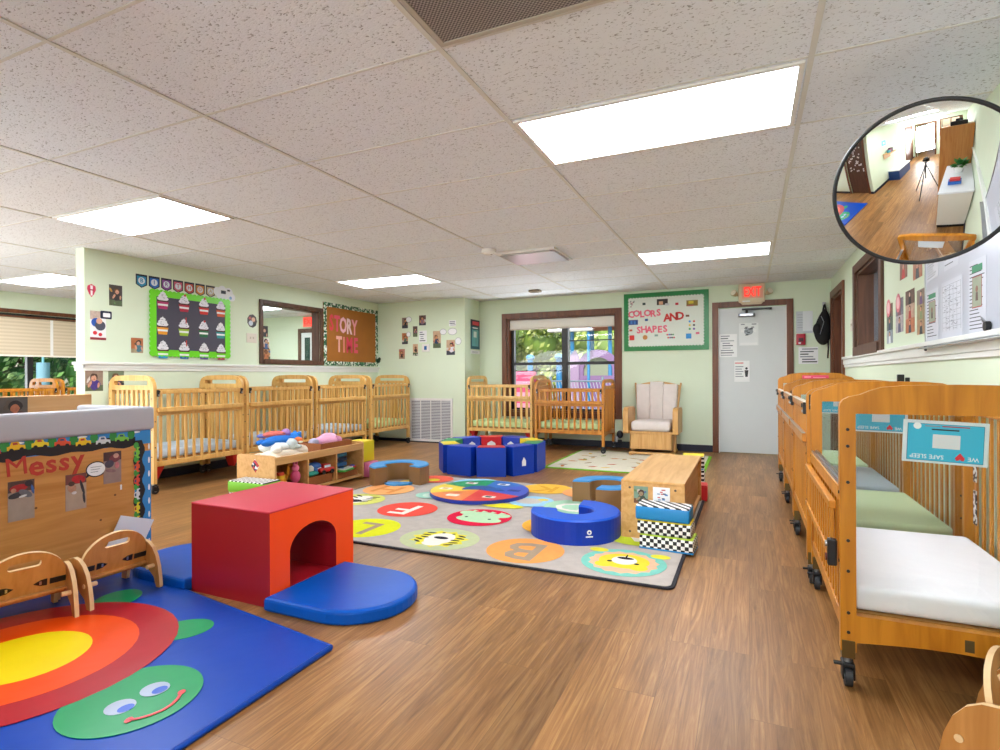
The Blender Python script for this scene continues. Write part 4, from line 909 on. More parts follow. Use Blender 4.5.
S3 = (.335, .18, .092); gb = 'foam bricks stacked against the low shelf'
LIME = mat('#b4d23c', .5); YEL = mat('#e6d21c', .5); SKY = mat('#1685c4', .45)
brick('checkered foam brick lowest in the stack of three', -.475, 3.70, .0135, R_(-4), S3, CHK, LIME, group=gb, belt=SKY)
brick('checkered foam brick with yellow edge, middle of the stack of three', -.49, 3.705, .106, R_(-3), S3, CHK, YEL, group=gb)
brick('bright blue foam brick with zigzag top crowning the stack', -.50, 3.70, .199, R_(-3), S3, SKY, CHV, group=gb)
gb2 = 'foam bricks by the toy shelf'
brick('green foam brick with striped top between toy shelf and red cube', -3.97, 3.55, .125, R_(2), (.42, .20, .095), mat('#7cc82c', .45), STR, group=gb2)
brick('checkered foam brick on the floor under the green striped brick', -3.97, 3.55, 0, R_(-1), (.42, .20, .124), CHK, LIME, group=gb2)
brick('yellow foam block stacked on pink one beside the toy shelf end', -4.03, 5.10, .165, 0, (.22, .2, .235), YEL, YEL, group=gb2)
brick('pink foam block on the floor beside the toy shelf end', -4.0, 5.10, 0, R_(8), (.26, .22, .16), mat('#e07aa8', .5), mat('#e07aa8', .5), group=gb2)
gb3 = 'foam blocks beyond the low shelf'
brick('red foam block on the floor past the low shelf', -.425, 5.32, 0, R_(2), (.17, .18, .14), mat('#d8222c', .45), mat('#d8222c', .45), group=gb3)
brick('striped foam block upright behind the red block', -.487, 5.62, .0, R_(2), (.2, .2, .24), stripe_material('#f0f0ec', '#1a1a1c', 8, 'Z'), mat('#2a9ac0', .5), group=gb3)
brick('yellow topped foam block balanced on the striped block', -.487, 5.62, .241, R_(3), (.2, .2, .12), stripe_material('#f0f0ec', '#1a1a1c', 8, 'Z'), YEL, group=gb3)
# low shelf seen from its end
t = thing('low_shelf', 'low plywood shelf unit standing on the edge of the grey rug', 'shelf')
qx0, qx1, qy0, qy1, qh = -.805, -.385, 3.82, 5.20, .41
PL = wood('#dfae6c', '#cc9650', .42, axis=1)
MB().box(qx0, qx1, qy0, qy1, qh - .02, qh, PL, .004).build('top_board', t)
for y in (qy0, qy1 - .02):
    e = MB(); e.box(qx0, qx1, y, y + .02, .0135, qh - .02, PL, .003)
    for x in (qx0 + .06, qx1 - .06):
        for z_ in (.06, qh - .05): e.cyl((x, y - .001, z_), (x, y + .021, z_), .008, mat('#5a4a38', .4), n=10)
    e.build('end_panel', t)
MB().box(qx1 - .04, qx1 - .025, qy0 + .02, qy1 - .02, .06, qh - .02, PL).build('back_board', t)
MB().box(qx0, qx1 - .005, qy0 + .02, qy1 - .02, .045, .065, PL, .003).build('bottom_board', t)
MB().box(qx0 + .01, qx1 - .04, 4.5, 4.52, .065, qh - .02, PL).build('divider', t)
def wall_photo(label, w, h, x, y, z, rz, seed=None, group=None, name='photo_print', cat='photo', tilt=0, pal=None, kind='child'):
    rnd = random.Random(seed if seed is not None else label)
    b = MB(); bgc = rnd.choice(['#b9a48c', '#8c7a6a', '#c9bca8', '#a87e58', '#9aa6b0', '#6a5a50', '#c4c9cc'])
    cl = rnd.choice(['#2a3a6a', '#b42c3a', '#22262e', '#e8e4de', '#4a7ab0', '#c86a8a', '#3a3040']); sk = rnd.choice(['#e2b08c', '#c98c66', '#8a5a3c', '#eabf9e'])
    if pal: bgc, cl, sk = pal
    b.box(-w / 2, w / 2, -.0012, 0, -h / 2, h / 2, mat(bgc, .35, noise=.25, nscale=18))
    fl = rnd.choice(['#7a4a2c', '#5c6a4c', '#3a3c48', '#a89878']); d = -.0016
    b.box(-w / 2, w / 2, -.0016, -.0012, -h / 2, -h * .22, mat(fl, .4, noise=.3, nscale=25))
    s_ = min(w, h)
    def bl(cx, cz, rx, rz_, ro, c, q):
        pts = []
        for i in range(14):
            a_ = 2 * PI * i / 14; k_ = 1 + rnd.uniform(-.12, .12); px, pz = rx * k_ * math.cos(a_), rz_ * k_ * math.sin(a_)
            pts.append((max(-w / 2, min(w / 2, cx + px * math.cos(ro) - pz * math.sin(ro))), max(-h / 2, min(h / 2, cz + px * math.sin(ro) + pz * math.cos(ro)))))
        b.prism(pts, -.0018 - .0002 * q, -.0012, mat(c, .45, noise=.3, nscale=60), 'xz')
    extra = ['#c8b8a8', '#b04a4a', '#4a6a9a', '#d8d4cc', '#5a4a3c', '#c89a4a', '#6a8a5a']
    for q in range(3): bl(rnd.uniform(-.4, .4) * w, rnd.uniform(-.45, .35) * h, s_ * rnd.uniform(.1, .22), s_ * rnd.uniform(.06, .16), rnd.uniform(0, 3), rnd.choice(extra), q)
    cx = rnd.uniform(-.12, .12) * w; hz = h * rnd.uniform(.08, .2)
    bl(cx + s_ * .04, hz - s_ * .42, s_ * .33, s_ * .30, rnd.uniform(-.4, .4), cl, 3); bl(cx - s_ * .22, hz - s_ * .38, s_ * .08, s_ * .2, rnd.uniform(-.9, .2), sk, 4); bl(cx + s_ * .26, hz - s_ * .44, s_ * .07, s_ * .17, rnd.uniform(-.2, .9), sk, 5)
    bl(cx, hz + s_ * .06, s_ * .22, s_ * .21, 0, rnd.choice(['#2c1c14', '#4a3222', '#181416', '#6a4a2c']), 6); bl(cx + s_ * rnd.uniform(-.03, .03), hz - s_ * .02, s_ * .15, s_ * .17, 0, sk, 7)
    bl(cx + s_ * .02, hz - s_ * .08, s_ * .05, s_ * .02, 0, '#9a5a4c', 8)
    o = b.build(name, None, (x, y, z)); o.rotation_euler = (0, tilt, rz) if rz == 0 else Matrix.Rotation(rz, 3, 'Z').to_4x4().to_euler() 
    if tilt and rz: o.rotation_euler = (Matrix.Rotation(rz, 3, 'Z') @ Matrix.Rotation(tilt, 3, 'Y')).to_euler()
    return tag(o, label, cat, group)
wall_photo('greenish animal picture taped to the end of the low shelf', .095, .115, -.67, qy0 - .001, .315, 0, 5, pal=('#7c9a84', '#3c4a3e', '#a0896a'), name='picture_card', cat='picture')
b = MB(); b.box(-.055, .055, -.001, 0, -.05, .05, PAPER); random.seed(3)
for k in range(12): 
    x, z_ = random.uniform(-.045, .03), random.uniform(-.04, .035); b.box(x, x + .018, -.0015, -.001, z_, z_ + .008, mat(random.choice(['#5a8ac0', '#3a4a6a', '#8aa0b8', '#c86a6a']), .6))
tag(b.build('note_card', None, (-.535, qy0 - .001, .325)), 'white note card with tiny blue drawings on the low shelf end', 'card')

# ------------------------------------------------------------------ changing unit with the Messy board
ux = -3.42
t = thing('changing_unit', 'wooden changing unit with grey padded top and Messy photo board', 'changing table', (-3.44, 2.28, 0))
UW = wood('#cf9552', '#b97c3a', .42, axis=1)
b = MB(); b.box(-.02, .0, -1.5, 0, .02, .82, UW, .003); b.box(-.62, -.02, -1.5, 0, .02, .05, UW); b.box(-.62, -.02, -.02, 0, .02, .82, UW, .003); b.box(-.62, -.02, -1.5, -1.48, .02, .82, UW); b.box(-.62, -.6, -1.5, 0, .02, .82, UW); b.build('cabinet_body', t)
PAD = mat('#b4b4bb', .5, bump=.12, bscale=12)
b = MB(); b.box(-.07, .022, -1.54, .012, .80, .945, PAD, .02, seg=3); b.box(-.66, -.05, -.075, .012, .80, .945, PAD, .02, seg=3); b.box(-.66, -.05, -1.54, -1.45, .80, .945, PAD, .02, seg=3); b.box(-.66, -.58, -1.54, .012, .80, .90, PAD, .02, seg=3); b.box(-.60, -.06, -1.5, -.06, .80, .855, PAD, .015, seg=3); b.box(-.16, -.01, -1.54, -.79, .85, .965, PAD, .03, seg=3); b.build('changing_pad', t)
# border of the board: blue sky and little cars on a wavy road
BDB = mat('#2f86c8', .5); ROAD = mat('#15161a', .5)
b = MB(); b.box(.0, .0015, -1.5, -.004, .715, .80, BDB); b.box(.0, .0015, -.105, -.004, .02, .67, BDB)
n = 40; y0_, y1_ = -1.5, -.10
top_ = [(y0_ + (y1_ - y0_) * i / n, .765 + .010 * math.sin(i * 1.1)) for i in range(n + 1)]; bot = [(y, z_ - .055 - .006 * math.sin(i * .9)) for i, (y, z_) in enumerate(top_)]
for i in range(n): b.add([(.0018, *top_[i]), (.0018, *top_[i + 1]), (.0018, *bot[i + 1]), (.0018, *bot[i])], [(0, 1, 2, 3)], ROAD)
n = 30
lz = [(.02 + .72 * i / n) for i in range(n + 1)]
for i in range(n):
    f0, f1 = -.05 + .01 * math.sin(i * 1.2), -.05 + .01 * math.sin((i + 1) * 1.2)
    b.add([(.0018, f0, lz[i]), (.0018, f1, lz[i + 1]), (.0018, f1 - .055, lz[i + 1]), (.0018, f0 - .055, lz[i])], [(0, 1, 2, 3)], ROAD)
ccs = ['#e8d02c', '#d8502c', '#f0c81c', '#cfd4d8', '#7ac043', '#e8d02c', '#d84a38', '#f0c020']
def carlet(yc, zc, c, rot, s=1):
    M_ = Matrix.Translation((.0022, yc, zc)) @ Matrix.Rotation(rot, 4, 'X')
    b.prism([(-.04 * s, 0), (.04 * s, 0), (.038 * s, .02 * s), (.018 * s, .024 * s), (.01 * s, .042 * s), (-.02 * s, .042 * s), (-.028 * s, .022 * s), (-.04 * s, .02 * s)], 0, .0006, mat(c, .5), 'yz', M=M_)
    b.prism([(-.014 * s, .026 * s), (.008 * s, .026 * s), (.004 * s, .037 * s), (-.014 * s, .037 * s)], .0006, .001, mat('#b83a3a' if c[1] in 'ef' else '#2c4a70', .5), 'yz', M=M_)
    for q in (-.022, .022): b.prism(arc(q * s, 0, .010 * s, 0, 360, 10)[:-1], .0006, .0012, BLACK, 'yz', M=M_)
yy = -1.44; k = 0
while yy < -.14:
    carlet(yy, .752 + .010 * math.sin(k), ccs[k % 8], .06 * math.sin(k * 2)); b.prism(arc(yy + .055, .782, .022, 0, 360, 10, .03)[:-1], .0018, .0021, mat('#2f8a3c', .6), 'yz'); yy += .105; k += 1
for q in range(5): b.prism(arc(-1.3 + .3 * q, .792, .03, 0, 360, 12, .006)[:-1], .0016, .0019, PAPER, 'yz')
zz = .07; 
while zz < .68:
    carlet(-.074, zz, ccs[(k * 3) % 8], PI / 2, .85); b.prism(arc(-.095, zz + .045, .016, 0, 360, 10, .02)[:-1], .0018, .0021, mat('#3f9a3c', .6), 'yz'); b.prism(arc(-.016, zz + .03, .006, 0, 360, 10, .02)[:-1], .0016, .0019, PAPER, 'yz'); zz += .085; k += 1
b.build('road_border', t)['label'] = 'blue border printed with cars on a road'
RT = lambda y, z_: Matrix.Translation((.003, y, z_)) @ Matrix.Rotation(PI / 2, 4, 'Z') @ Matrix.Rotation(PI / 2, 4, 'X')
RDL = mat('#b8382c', .6)
b = MB(); px_ = [(-.705, .668, .135, .08), (-.618, .660, .15, .0), (-.55, .662, .14, .05), (-.487, .664, .14, -.05), (-.42, .668, .14, .05)]
for ch_, (y, z_, s_, ro) in zip('Messy', px_):
    b.text(ch_, s_, RDL, RT(y, z_) @ Matrix.Rotation(ro, 4, 'Z'), .0 if ch_ == 'M' else .022, .001); b.build('paper_letter', t)['label'] = 'red cut out letter ' + ch_; b = MB()
b = MB()
for y, z_, rr in ((-.62, .44, .006), (-.22, .43, .006), (-.3, .30, .006)): b.cyl((0, y, z_), (.002, y, z_), rr, mat('#6a4424', .5), n=10)
b.box(0, .001, -.19, -.18, .455, .485, PAPER); b.build('board_marks', t)
def floor_photo(label, y, z_, w, h, shapes, flo, wallc):
    b = MB(); b.box(-w / 2, w / 2, -.0012, 0, -h / 2, h / 2, mat(flo, .35, noise=.12, nscale=22)); b.box(-w / 2, w / 2, -.0015, -.0012, h * .22, h / 2, mat(wallc, .35, noise=.4, nscale=30))
    for q, (cx, cz, rx, rz_, ro, c) in enumerate(shapes):
        pts = [(cx * w + (rx * math.cos(2 * PI * i / 14) * math.cos(ro) - rz_ * math.sin(2 * PI * i / 14) * math.sin(ro)) * w, cz * h + (rx * math.cos(2 * PI * i / 14) * math.sin(ro) + rz_ * math.sin(2 * PI * i / 14) * math.cos(ro)) * w) for i in range(14)]
        pts = [(max(-w / 2, min(w / 2, p[0])), max(-h / 2, min(h / 2, p[1]))) for p in pts]
        b.prism(pts, -.0018 - .0003 * q, -.0012, mat(c, .45, noise=.3, nscale=45), 'xz')
    tag(b.build('photo_print', None, (-3.438, 2.28 + y, z_), LW), label, 'photo', 'photos on the Messy board')
floor_photo('photo of a child in red kneeling on the floor, under the word Messy start', -.685, .495, .115, .205, [(-.1, .32, .35, .16, .1, '#a8262a'), (.28, .40, .16, .14, 0, '#2c2630'), (-.2, .14, .3, .13, .2, '#30343c'), (.15, .16, .3, .14, -.6, '#6a6c74'), (.05, .10, .16, .05, .2, '#d8dce0'), (-.3, .27, .1, .1, 0, '#c08c70'), (.42, .24, .05, .22, .2, '#3c66a8')], '#a39488', '#5a4640')
floor_photo('photo of a child in red bending down, middle of the Messy board', -.43, .49, .105, .20, [(.12, .34, .34, .22, -.2, '#b8282c'), (.3, .10, .07, .42, .25, '#2a2c34'), (.38, -.2, .06, .3, .1, '#2c2e38'), (-.2, .12, .2, .24, .3, '#b88a72'), (-.22, .24, .15, .13, 0, '#4a3830'), (-.1, -.02, .12, .08, 0, '#d4d0d4')], '#b09c8a', '#7a4a44')
floor_photo('photo of a child beside the speech bubble on the Messy board', -.235, .597, .10, .185, [(.12, .28, .32, .24, .2, '#7c3c44'), (-.18, .12, .26, .22, .3, '#4a4658'), (.2, .36, .16, .14, 0, '#c8988a'), (-.1, -.1, .3, .1, -.2, '#8c6c70'), (.25, .05, .12, .2, 0, '#c0727a')], '#96807a', '#4a3438')
b = MB(); b.prism(arc(0, 0, .055, 0, 360, 24, .045)[:-1], -.001, 0, INK, 'xz'); b.prism(arc(0, 0, .049, 0, 360, 24, .039)[:-1], -.0016, -.001, PAPER, 'xz'); b.prism([(-.03, -.03), (-.06, -.05), (-.045, -.02)], -.001, 0, INK, 'xz')
for k in range(3): b.box(-.03, .03 - .01 * k, -.0019, -.0016, .012 - .014 * k, .015 - .014 * k, INKG)
tag(b.build('speech_bubble', None, (-3.438, 2.28 - .325, .60), LW), 'white oval speech bubble cutout on the Messy board', 'paper cutout')
b = MB(); b.box(-.0, .004, -.11, .11, -.11, .11, PAPER)
o = b.build('loose_paper', None, (-3.41, 2.125, .175)); o.rotation_euler = (R_(-20), R_(10), 0); tag(o, 'loose white paper sheet standing behind the little chair back', 'paper')
t = thing('storage_cart', 'wooden cart end panel rising behind the grey changing pad', 'cart', (-4.32, 2.0, 0))
b = MB(); b.box(-.02, .02, -.62, .42, .06, 1.01, wood('#dcae78', '#cf9c62', .42, axis=1), .006); b.box(-.3, -.02, -.62, -.6, .06, .95, UW); b.box(-.3, -.02, .4, .42, .06, .95, UW); b.build('cart_panel', t)
b = MB(); b.box(-.3, -.02, -.6, .4, .08, .1, UW); b.box(-.3, -.02, -.6, .4, .5, .52, UW); b.build('shelf_board', t)
for x in (-.26, 0):
    for y in (-.55, .35): MB().cyl((x - .01, y, .03), (x + .01, y, .03), .03, BLACK).cyl((x, y, .03), (x, y, .065), .008, STEEL).build('caster', t)
wall_photo('photo of a child in a blue hat behind the grey changing pad', .17, .2, -4.297, 1.945, .905, LW, 31, pal=('#5a5048', '#5a3a34', '#b06a48'))
wall_photo('photo with blue and orange colours at the edge of the wooden cart panel', .10, .2, -4.297, 1.77, .905, LW, 32, pal=('#c08a4a', '#2c5ab0', '#b06a48'))

# ------------------------------------------------------------------ little wooden chairs
def little_chair(label, loc, rz):
    """rear of the back faces local +X"""
    t = thing('toddler_chair', label, 'chair', loc, rz, 'little wooden chairs')
    hw = .165
    prof = [(.09, 0), (.12, 0)] + [(.116, .05), (.105, .11), (.085, .165), (.055, .205), (.02, .228), (-.02, .235), (-.06, .225), (-.15, .19), (-.2, .15), (-.215, .10), (-.215, 0), (-.175, 0), (-.165, .05), (-.1, .085), (.02, .085), (.07, .05)]
    for s_ in (-1, 1):
        e = MB(); e.prism(prof, s_ * hw - .009, s_ * hw + .009, PLY2, 'xz', side=PLYEDGE); bevel(e.build('side_panel', t), .003)
    tilt = R_(13); M_ = Matrix.Translation((-.02, 0, .10)) @ Matrix.Rotation(tilt, 4, 'Y')
    o_ = [(-hw + .011, 0), (hw - .011, 0), (hw - .011, .10)] + arc(0, .10, hw - .011, 0, 180, 18, .132)[1:-1] + [(-hw + .011, .10)]
    e = MB(); e.prism(o_, -.008, .008, PLY2, 'yz', holes=[rrect(-.06, .06, .158, .19, .014)], M=M_, side=PLYEDGE); bk = bevel(e.build('backrest', t), .003)
    st = MB()
    for s_ in (-1, 1):
        st.box(.008, .012, s_ * .125 - .03 if s_ > 0 else -.155, .155 if s_ > 0 else s_ * .125 + .03, .058, .084, BLACK, M=M_)
        st.prism([(s_ * .085, .055), (s_ * .085, .088), (s_ * .06, .085), (s_ * .035, .072), (s_ * .06, .058)], .008, .011, BLACK, 'yz', M=M_); st.box(.011, .013, s_ * .06 - .004, s_ * .06 + .004, .064, .08, STEEL, M=M_)
        st.build('safety_strap', t); st = MB()
    MB().box(-.20, .02, -hw + .009, hw - .009, .115, .127, PLY2, .003).build('seat', t)
    for (x, z_) in ((.07, .11), (-.12, .16)):
        for s_ in (-1, 1): d = MB(); d.cyl((x, s_ * (hw + .012), z_), (x, s_ * (hw - .045), z_), .011, PLYEDGE); d.build('dowel', t)
    return t
little_chair('little wooden chair with black straps beside the loose white paper', (-2.955, 1.765, .0225), R_(-2))
little_chair('little wooden chair on the turtle mat nearer the open side of the Messy unit', (-2.975, 1.385, .0225), R_(-12))
little_chair('little wooden chair in front of the crib with the white mattress', (.68, 2.05, 0), R_(150))

# ------------------------------------------------------------------ glider chair
t = thing('glider_chair', 'wooden glider rocking chair with off white cushions by the exit door', 'rocking chair', (-1.24, 8.12, .012))
GW = wood('#d8a868', '#c28e4c', .4); CU = mat('#dacfc8', .9, noise=.05, nscale=12, bump=.4, bscale=14)
bk = [(-.27, .36), (.27, .36), (.30, .62), (.335, .98), (.31, .985)] + [(.30 - .6 * i / 10, .99 + .05 * math.sin(PI * i / 10)) for i in range(11)] + [(-.31, .985), (-.335, .98), (-.30, .62)]
Mb = Matrix.Translation((0, .20, 0)) @ Matrix.Rotation(R_(-9), 4, 'X')
e = MB(); e.prism(bk, .05, .085, GW, 'xz', M=Mb); 
for s_ in (-1, 1): e.cyl(Mb @ Vector((s_ * .325, .065, .97)), Mb @ Vector((s_ * .33, .065, 1.02)), .014, GW)
e.build('back_frame', t)
for k in range(3):
    x0, x1 = -.297 + .198 * k, -.099 + .198 * k; w0 = .255 / 3
    e = MB(); bm = bmesh.new(); bmesh.ops.create_cube(bm, size=1)
    for v in bm.verts:
        top = v.co.z > 0; sc_ = 1.0 if top else .93
        xx = (x0 if v.co.x < 0 else x1) * sc_; v.co = (xx, -.07 if v.co.y < 0 else .05, (.985 + .035 * (k == 1)) if top else .42)
    bmesh.ops.bevel(bm, geom=list(bm.edges), offset=.018, segments=3, affect='EDGES', profile=.5)
    e.bm(bm, CU, Mb, True); e.build('back_cushion', t)
e = MB(); e.box(-.265, .265, -.33, .17, .335, .475, CU, .045, seg=4); e.build('seat_cushion', t)
e = MB(); e.box(-.30, .30, -.30, .22, .30, .335, GW, .006); e.box(-.285, .285, -.29, -.265, .085, .30, GW, .006); e.box(-.285, -.265, -.29, .22, .085, .30, GW, .004); e.box(.265, .285, -.29, .22, .085, .30, GW, .004); e.build('seat_frame', t)
for s_ in (-1, 1):
    e = MB(); ap = [(-.33, .30), (.20, .30), (.22, .62), (.12, .655), (-.18, .665), (-.28, .655), (-.335, .61), (-.345, .50)]
    e.prism(ap, s_ * .335 - .035, s_ * .335 + .035, GW, 'yz'); bevel(e.build('armrest', t), .02, 3)
e = MB()
for s_ in (-1, 1): e.box(s_ * .27 - .025, s_ * .27 + .025, -.33, .30, .0, .035, GW, .006); e.box(s_ * .29 - .02, s_ * .29 + .02, -.06, .06, .03, .30, GW, .006)
e.cyl((-.29, -.30, .03), (.29, -.30, .03), .018, GW); e.build('base', t)
tag(MB().box(-.03, .03, -.02, .02, 0, .05, BLACK, .01).ell((0, -.0, .13), (.05, .03, .06), mat('#26303c', .4)).ell((-.05, .0, .06), (.03, .03, .05), mat('#c4ccd4', .3)).build('toy_fan', None, (-1.78, 8.38, .10)), 'small dark clip fan between the low crib and glider chair', 'fan')
# ------------------------------------------------------------------ left wall
gL_ = 'photos on the cupcake wall'
b = MB(); b.prism([(0, -.065), (.02, -.04), (.041, .01), (.036, .045), (.0, .065), (-.036, .045), (-.041, .01), (-.02, -.04)], -.0015, 0, mat('#d2385c', .5), 'xz'); b.prism([(-.008, -.05), (.008, -.05), (.012, .05), (-.012, .05)], -.002, -.0015, mat('#f0e8ea', .5), 'xz'); b.prism([(-.02, .0), (.02, .0), (.02, .012), (-.02, .012)], -.0022, -.002, mat('#b02844', .5), 'xz')
tag(b.build('balloon_cutout', None, (LX + .001, 3.365, 1.997), LW), 'red and white balloon cutout high on the partition edge', 'paper cutout')
wall_photo('photo of a child with raised arms right of the red balloon cutout', .13, .215, LX + .001, 3.596, 1.977, LW, 41, gL_, pal=('#4a4240', '#3c3234', '#d8a084'))
b = MB(); b.box(-.075, .075, -.0012, 0, -.145, .145, PAPER); b.box(-.075, .02, -.0016, -.0012, .06, .145, mat('#c9b4a4', .5, noise=.3, nscale=30)); b.prism(arc(-.02, .03, .045, 0, 360, 14)[:-1], -.002, -.0016, mat('#2c5ab4', .5), 'xz')
b.prism(arc(.02, .0, .05, 0, 360, 14)[:-1], -.0022, -.002, mat('#4a4c5c', .5), 'xz'); b.prism(arc(.01, .045, .03, 0, 360, 14)[:-1], -.0024, -.0022, mat('#d8a48a', .5), 'xz'); b.prism(arc(-.03, -.075, .02, 0, 360, 14)[:-1], -.002, -.0016, mat('#d0303c', .5), 'xz'); b.prism(arc(.02, -.09, .018, 0, 360, 14)[:-1], -.002, -.0016, mat('#d0303c', .5), 'xz'); b.box(-.075, .075, -.002, -.0016, -.145, -.12, mat('#8c2c34', .5))
tag(b.build('photo_collage', None, (LX + .001, 3.425, 1.652), LW), 'photo collage with red dots below the balloon cutout', 'photo')
b = MB(); b.prism(rrect(-.055, .055, -.04, .04, .012), -.0032, -.0026, mat('#1c2440', .5), 'xz'); b.prism(rrect(-.03, .04, -.022, .02, .006), -.0038, -.0032, PAPER, 'xz')
o = b.build('name_tag', None, (LX + .001, 3.50, 1.765), LW); tag(o, 'dark blue name tag on the corner of the photo collage', 'name tag')
wall_photo('photo of a child at a table just left of the cupcake board', .128, .16, LX + .001, 3.814, 1.470, LW, 43, gL_, pal=('#b46a3c', '#4a7a8c', '#d8a084'))
wall_photo('photo of two children in purple below the chair rail by the partition end', .165, .21, LX + .001, 3.386, 1.098, LW, 44, gL_, pal=('#9a8474', '#4a3a8c', '#d8a084'))
wall_photo('photo of a child below the chair rail behind the first maple crib arch', .155, .185, LX + .001, 3.598, 1.111, LW, 45, gL_, pal=('#7a8a6c', '#3a3a64', '#d8a084'))
b = MB()
b.prism(arc(0, 0, .08, 0, 360, 9, .09)[:-1], -.0012, 0, mat('#4a4440', .5, noise=.4, nscale=30), 'xz'); b.prism(arc(.02, .02, .03, 0, 360, 12)[:-1], -.0018, -.0012, mat('#d8ac90', .5), 'xz'); b.prism(arc(-.02, -.03, .035, 0, 360, 12)[:-1], -.0018, -.0012, mat('#c8d0d8', .5), 'xz'); b.prism(arc(.03, -.05, .025, 0, 360, 12)[:-1], -.0018, -.0012, mat('#2c3038', .5), 'xz'); b.prism(arc(-.035, .035, .02, 0, 360, 12)[:-1], -.0018, -.0012, mat('#b85c5c', .5), 'xz')
tag(b.build('photo_cutout', None, (LX + .001, 5.322, 1.865), LW), 'cut out photo above the light switch beside the brown framed window', 'photo')
def switch(label, loc, rz, n=1):
    t = thing('light_switch', label, 'light switch', loc, rz)
    w_ = .04 * n; MB().box(-w_, w_, -.006, 0, -.062, .062, mat('#d9d3c4', .4), .003).build('switch_plate', t)
    for k in range(n): x = (k - (n - 1) / 2) * .046; MB().box(x - .006, x + .006, -.014, -.006, -.012, .014, mat('#c4bcaa', .4), .002).build('toggle', t)
switch('double light switch beneath the cut out photo', (LX, 5.312, 1.640), LW, 2)
switch('light switch between the two brown frames on the right wall', (RX, 6.97, 1.655), RW, 2)

# cupcake board
t = thing('bulletin_board', 'dark grey birthday cupcake board with scalloped lime green border', 'bulletin board', (LX + .002, 4.456, 1.73), LW)
hw, hh = .505, .36
MB().box(-hw + .04, hw - .04, -.012, 0, -hh + .04, hh - .04, mat('#4a4858', .6, noise=.06, nscale=6)).build('board_panel', t)
def scallop(x0, x1, z0, z1, st, amp):
    pts = []
    def edge(ax, ay, bx, by, nx, ny):
        L_ = math.hypot(bx - ax, by - ay); n = max(2, round(L_ / st))
        for i in range(n):
            for q in range(5):
                u = (i + q / 5) / n; k = amp * abs(math.sin(PI * q / 5)); pts.append((ax + (bx - ax) * u + nx * k, ay + (by - ay) * u + ny * k))
    edge(x0, z0, x1, z0, 0, -1); edge(x1, z0, x1, z1, 1, 0); edge(x1, z1, x0, z1, 0, 1); edge(x0, z1, x0, z0, -1, 0); return pts
LG = mat('#6edc14', .35)
b = MB(); b.prism(scallop(-hw, hw, -hh, hh, .05, .013), -.018, -.010, LG, 'xz', holes=[[(-hw + .065, -hh + .065), (hw - .065, -hh + .065), (hw - .065, hh - .065), (-hw + .065, hh - .065)]]); b.build('scalloped_border', t)
cc = [('magenta', '#b8286c'), ('crimson', '#b81c3c'), ('red', '#d0241c'), ('orange', '#d8581c'), ('amber', '#f0a01c'), ('lime', '#9ac42c'), ('dark green', '#146a3c'), ('teal', '#1a8c90'), ('sky blue', '#2aa0d8'), ('royal blue', '#2464b8'), ('purple', '#5a4a9c'), ('raspberry', '#c0245c')]
mon = 0
for r_i, z_ in enumerate((1.975, 1.69, 1.425)):
    for c_i, u in enumerate((4.09, 4.345, 4.60, 4.835)):
        nm, col = cc[mon]; zz = z_ - (.006 * c_i if r_i == 0 else 0)
        b = MB(); m_ = mat(col, .5)
        b.prism([(-.05, -.085), (.05, -.085), (.068, .0), (-.068, .0)], -.0012, 0, m_, 'xz'); b.box(-.058, .058, -.0018, -.0012, -.05, -.028, PAPER); b.box(-.066, .066, -.002, -.0012, -.006, .01, mat('#4a1c1c', .5))
        for q, (w_, zq) in enumerate(((.066, .03), (.052, .056), (.034, .08))): b.prism(arc(0, zq, w_, 0, 360, 16, .026)[:-1], -.0012 - .0004 * (q + 1), -.0004 * q, mat('#e6e6ee', .5), 'xz')
        b.prism([(-.014, .09), (.014, .09), (0, .118)], -.0026, -.001, mat('#e6e6ee', .5), 'xz')
        rnd = random.Random(mon)
        for q in range(9): x, zq = rnd.uniform(-.045, .045), rnd.uniform(.02, .085); b.box(x, x + .014, -.0032, -.0024, zq, zq + .004, mat(rnd.choice(['#3a3c48', '#8a8c98', '#5a5c6a']), .5))
        if mon in (5, 9): b.box(.02, .032, -.003, -.0012, .06, .13, mat('#c82c2c', .5))
        if mon in (1, 2, 6): b.prism(arc(.01, .105, .014, 0, 360, 10)[:-1], -.0034, -.0026, mat('#c82c34', .5), 'xz')
        rown = ('top', 'middle', 'bottom')[r_i]
        tag(b.build('cupcake_cutout', None, (LX + .0185 if (r_i != 1) else LX + .0135, u, zz), LW), 'paper cupcake with %s cup in the %s row of the birthday board' % (nm, rown), 'paper cutout', 'cupcake cutouts on the birthday board')
        mon += 1
t = thing('pennant_banner', 'row of dark pointed letter pennants above the cupcake board', 'banner', (LX, 4.285, 2.17), LW)
pc = ['#2a8cb8', '#2a6cc0', '#8a4a9c', '#c85c78', '#c8503c', '#d88a3c', '#c0b090']
for k, ch_ in enumerate('BIRTHDA'):
    x = -.42 + .14 * k; b = MB(); b.prism([(x - .062, .07), (x + .062, .07), (x + .062, -.04), (x, -.075), (x - .062, -.04)], -.0012, 0, mat('#16202e', .5), 'xz')
    b.prism([(x - .05, .05), (x + .05, .05), (x + .05, -.034), (x, -.063), (x - .05, -.034)], -.0016, -.0012, mat(pc[k], .5, noise=.3, nscale=30), 'xz'); b.prism(arc(x, .002, .037, 0, 360, 18)[:-1], -.002, -.0016, mat('#d4dde6', .5), 'xz')
    b.text(ch_, .062, mat(pc[k], .5), WT(x, .002, .0022), .02); b.build('pennant', t)
b = MB()
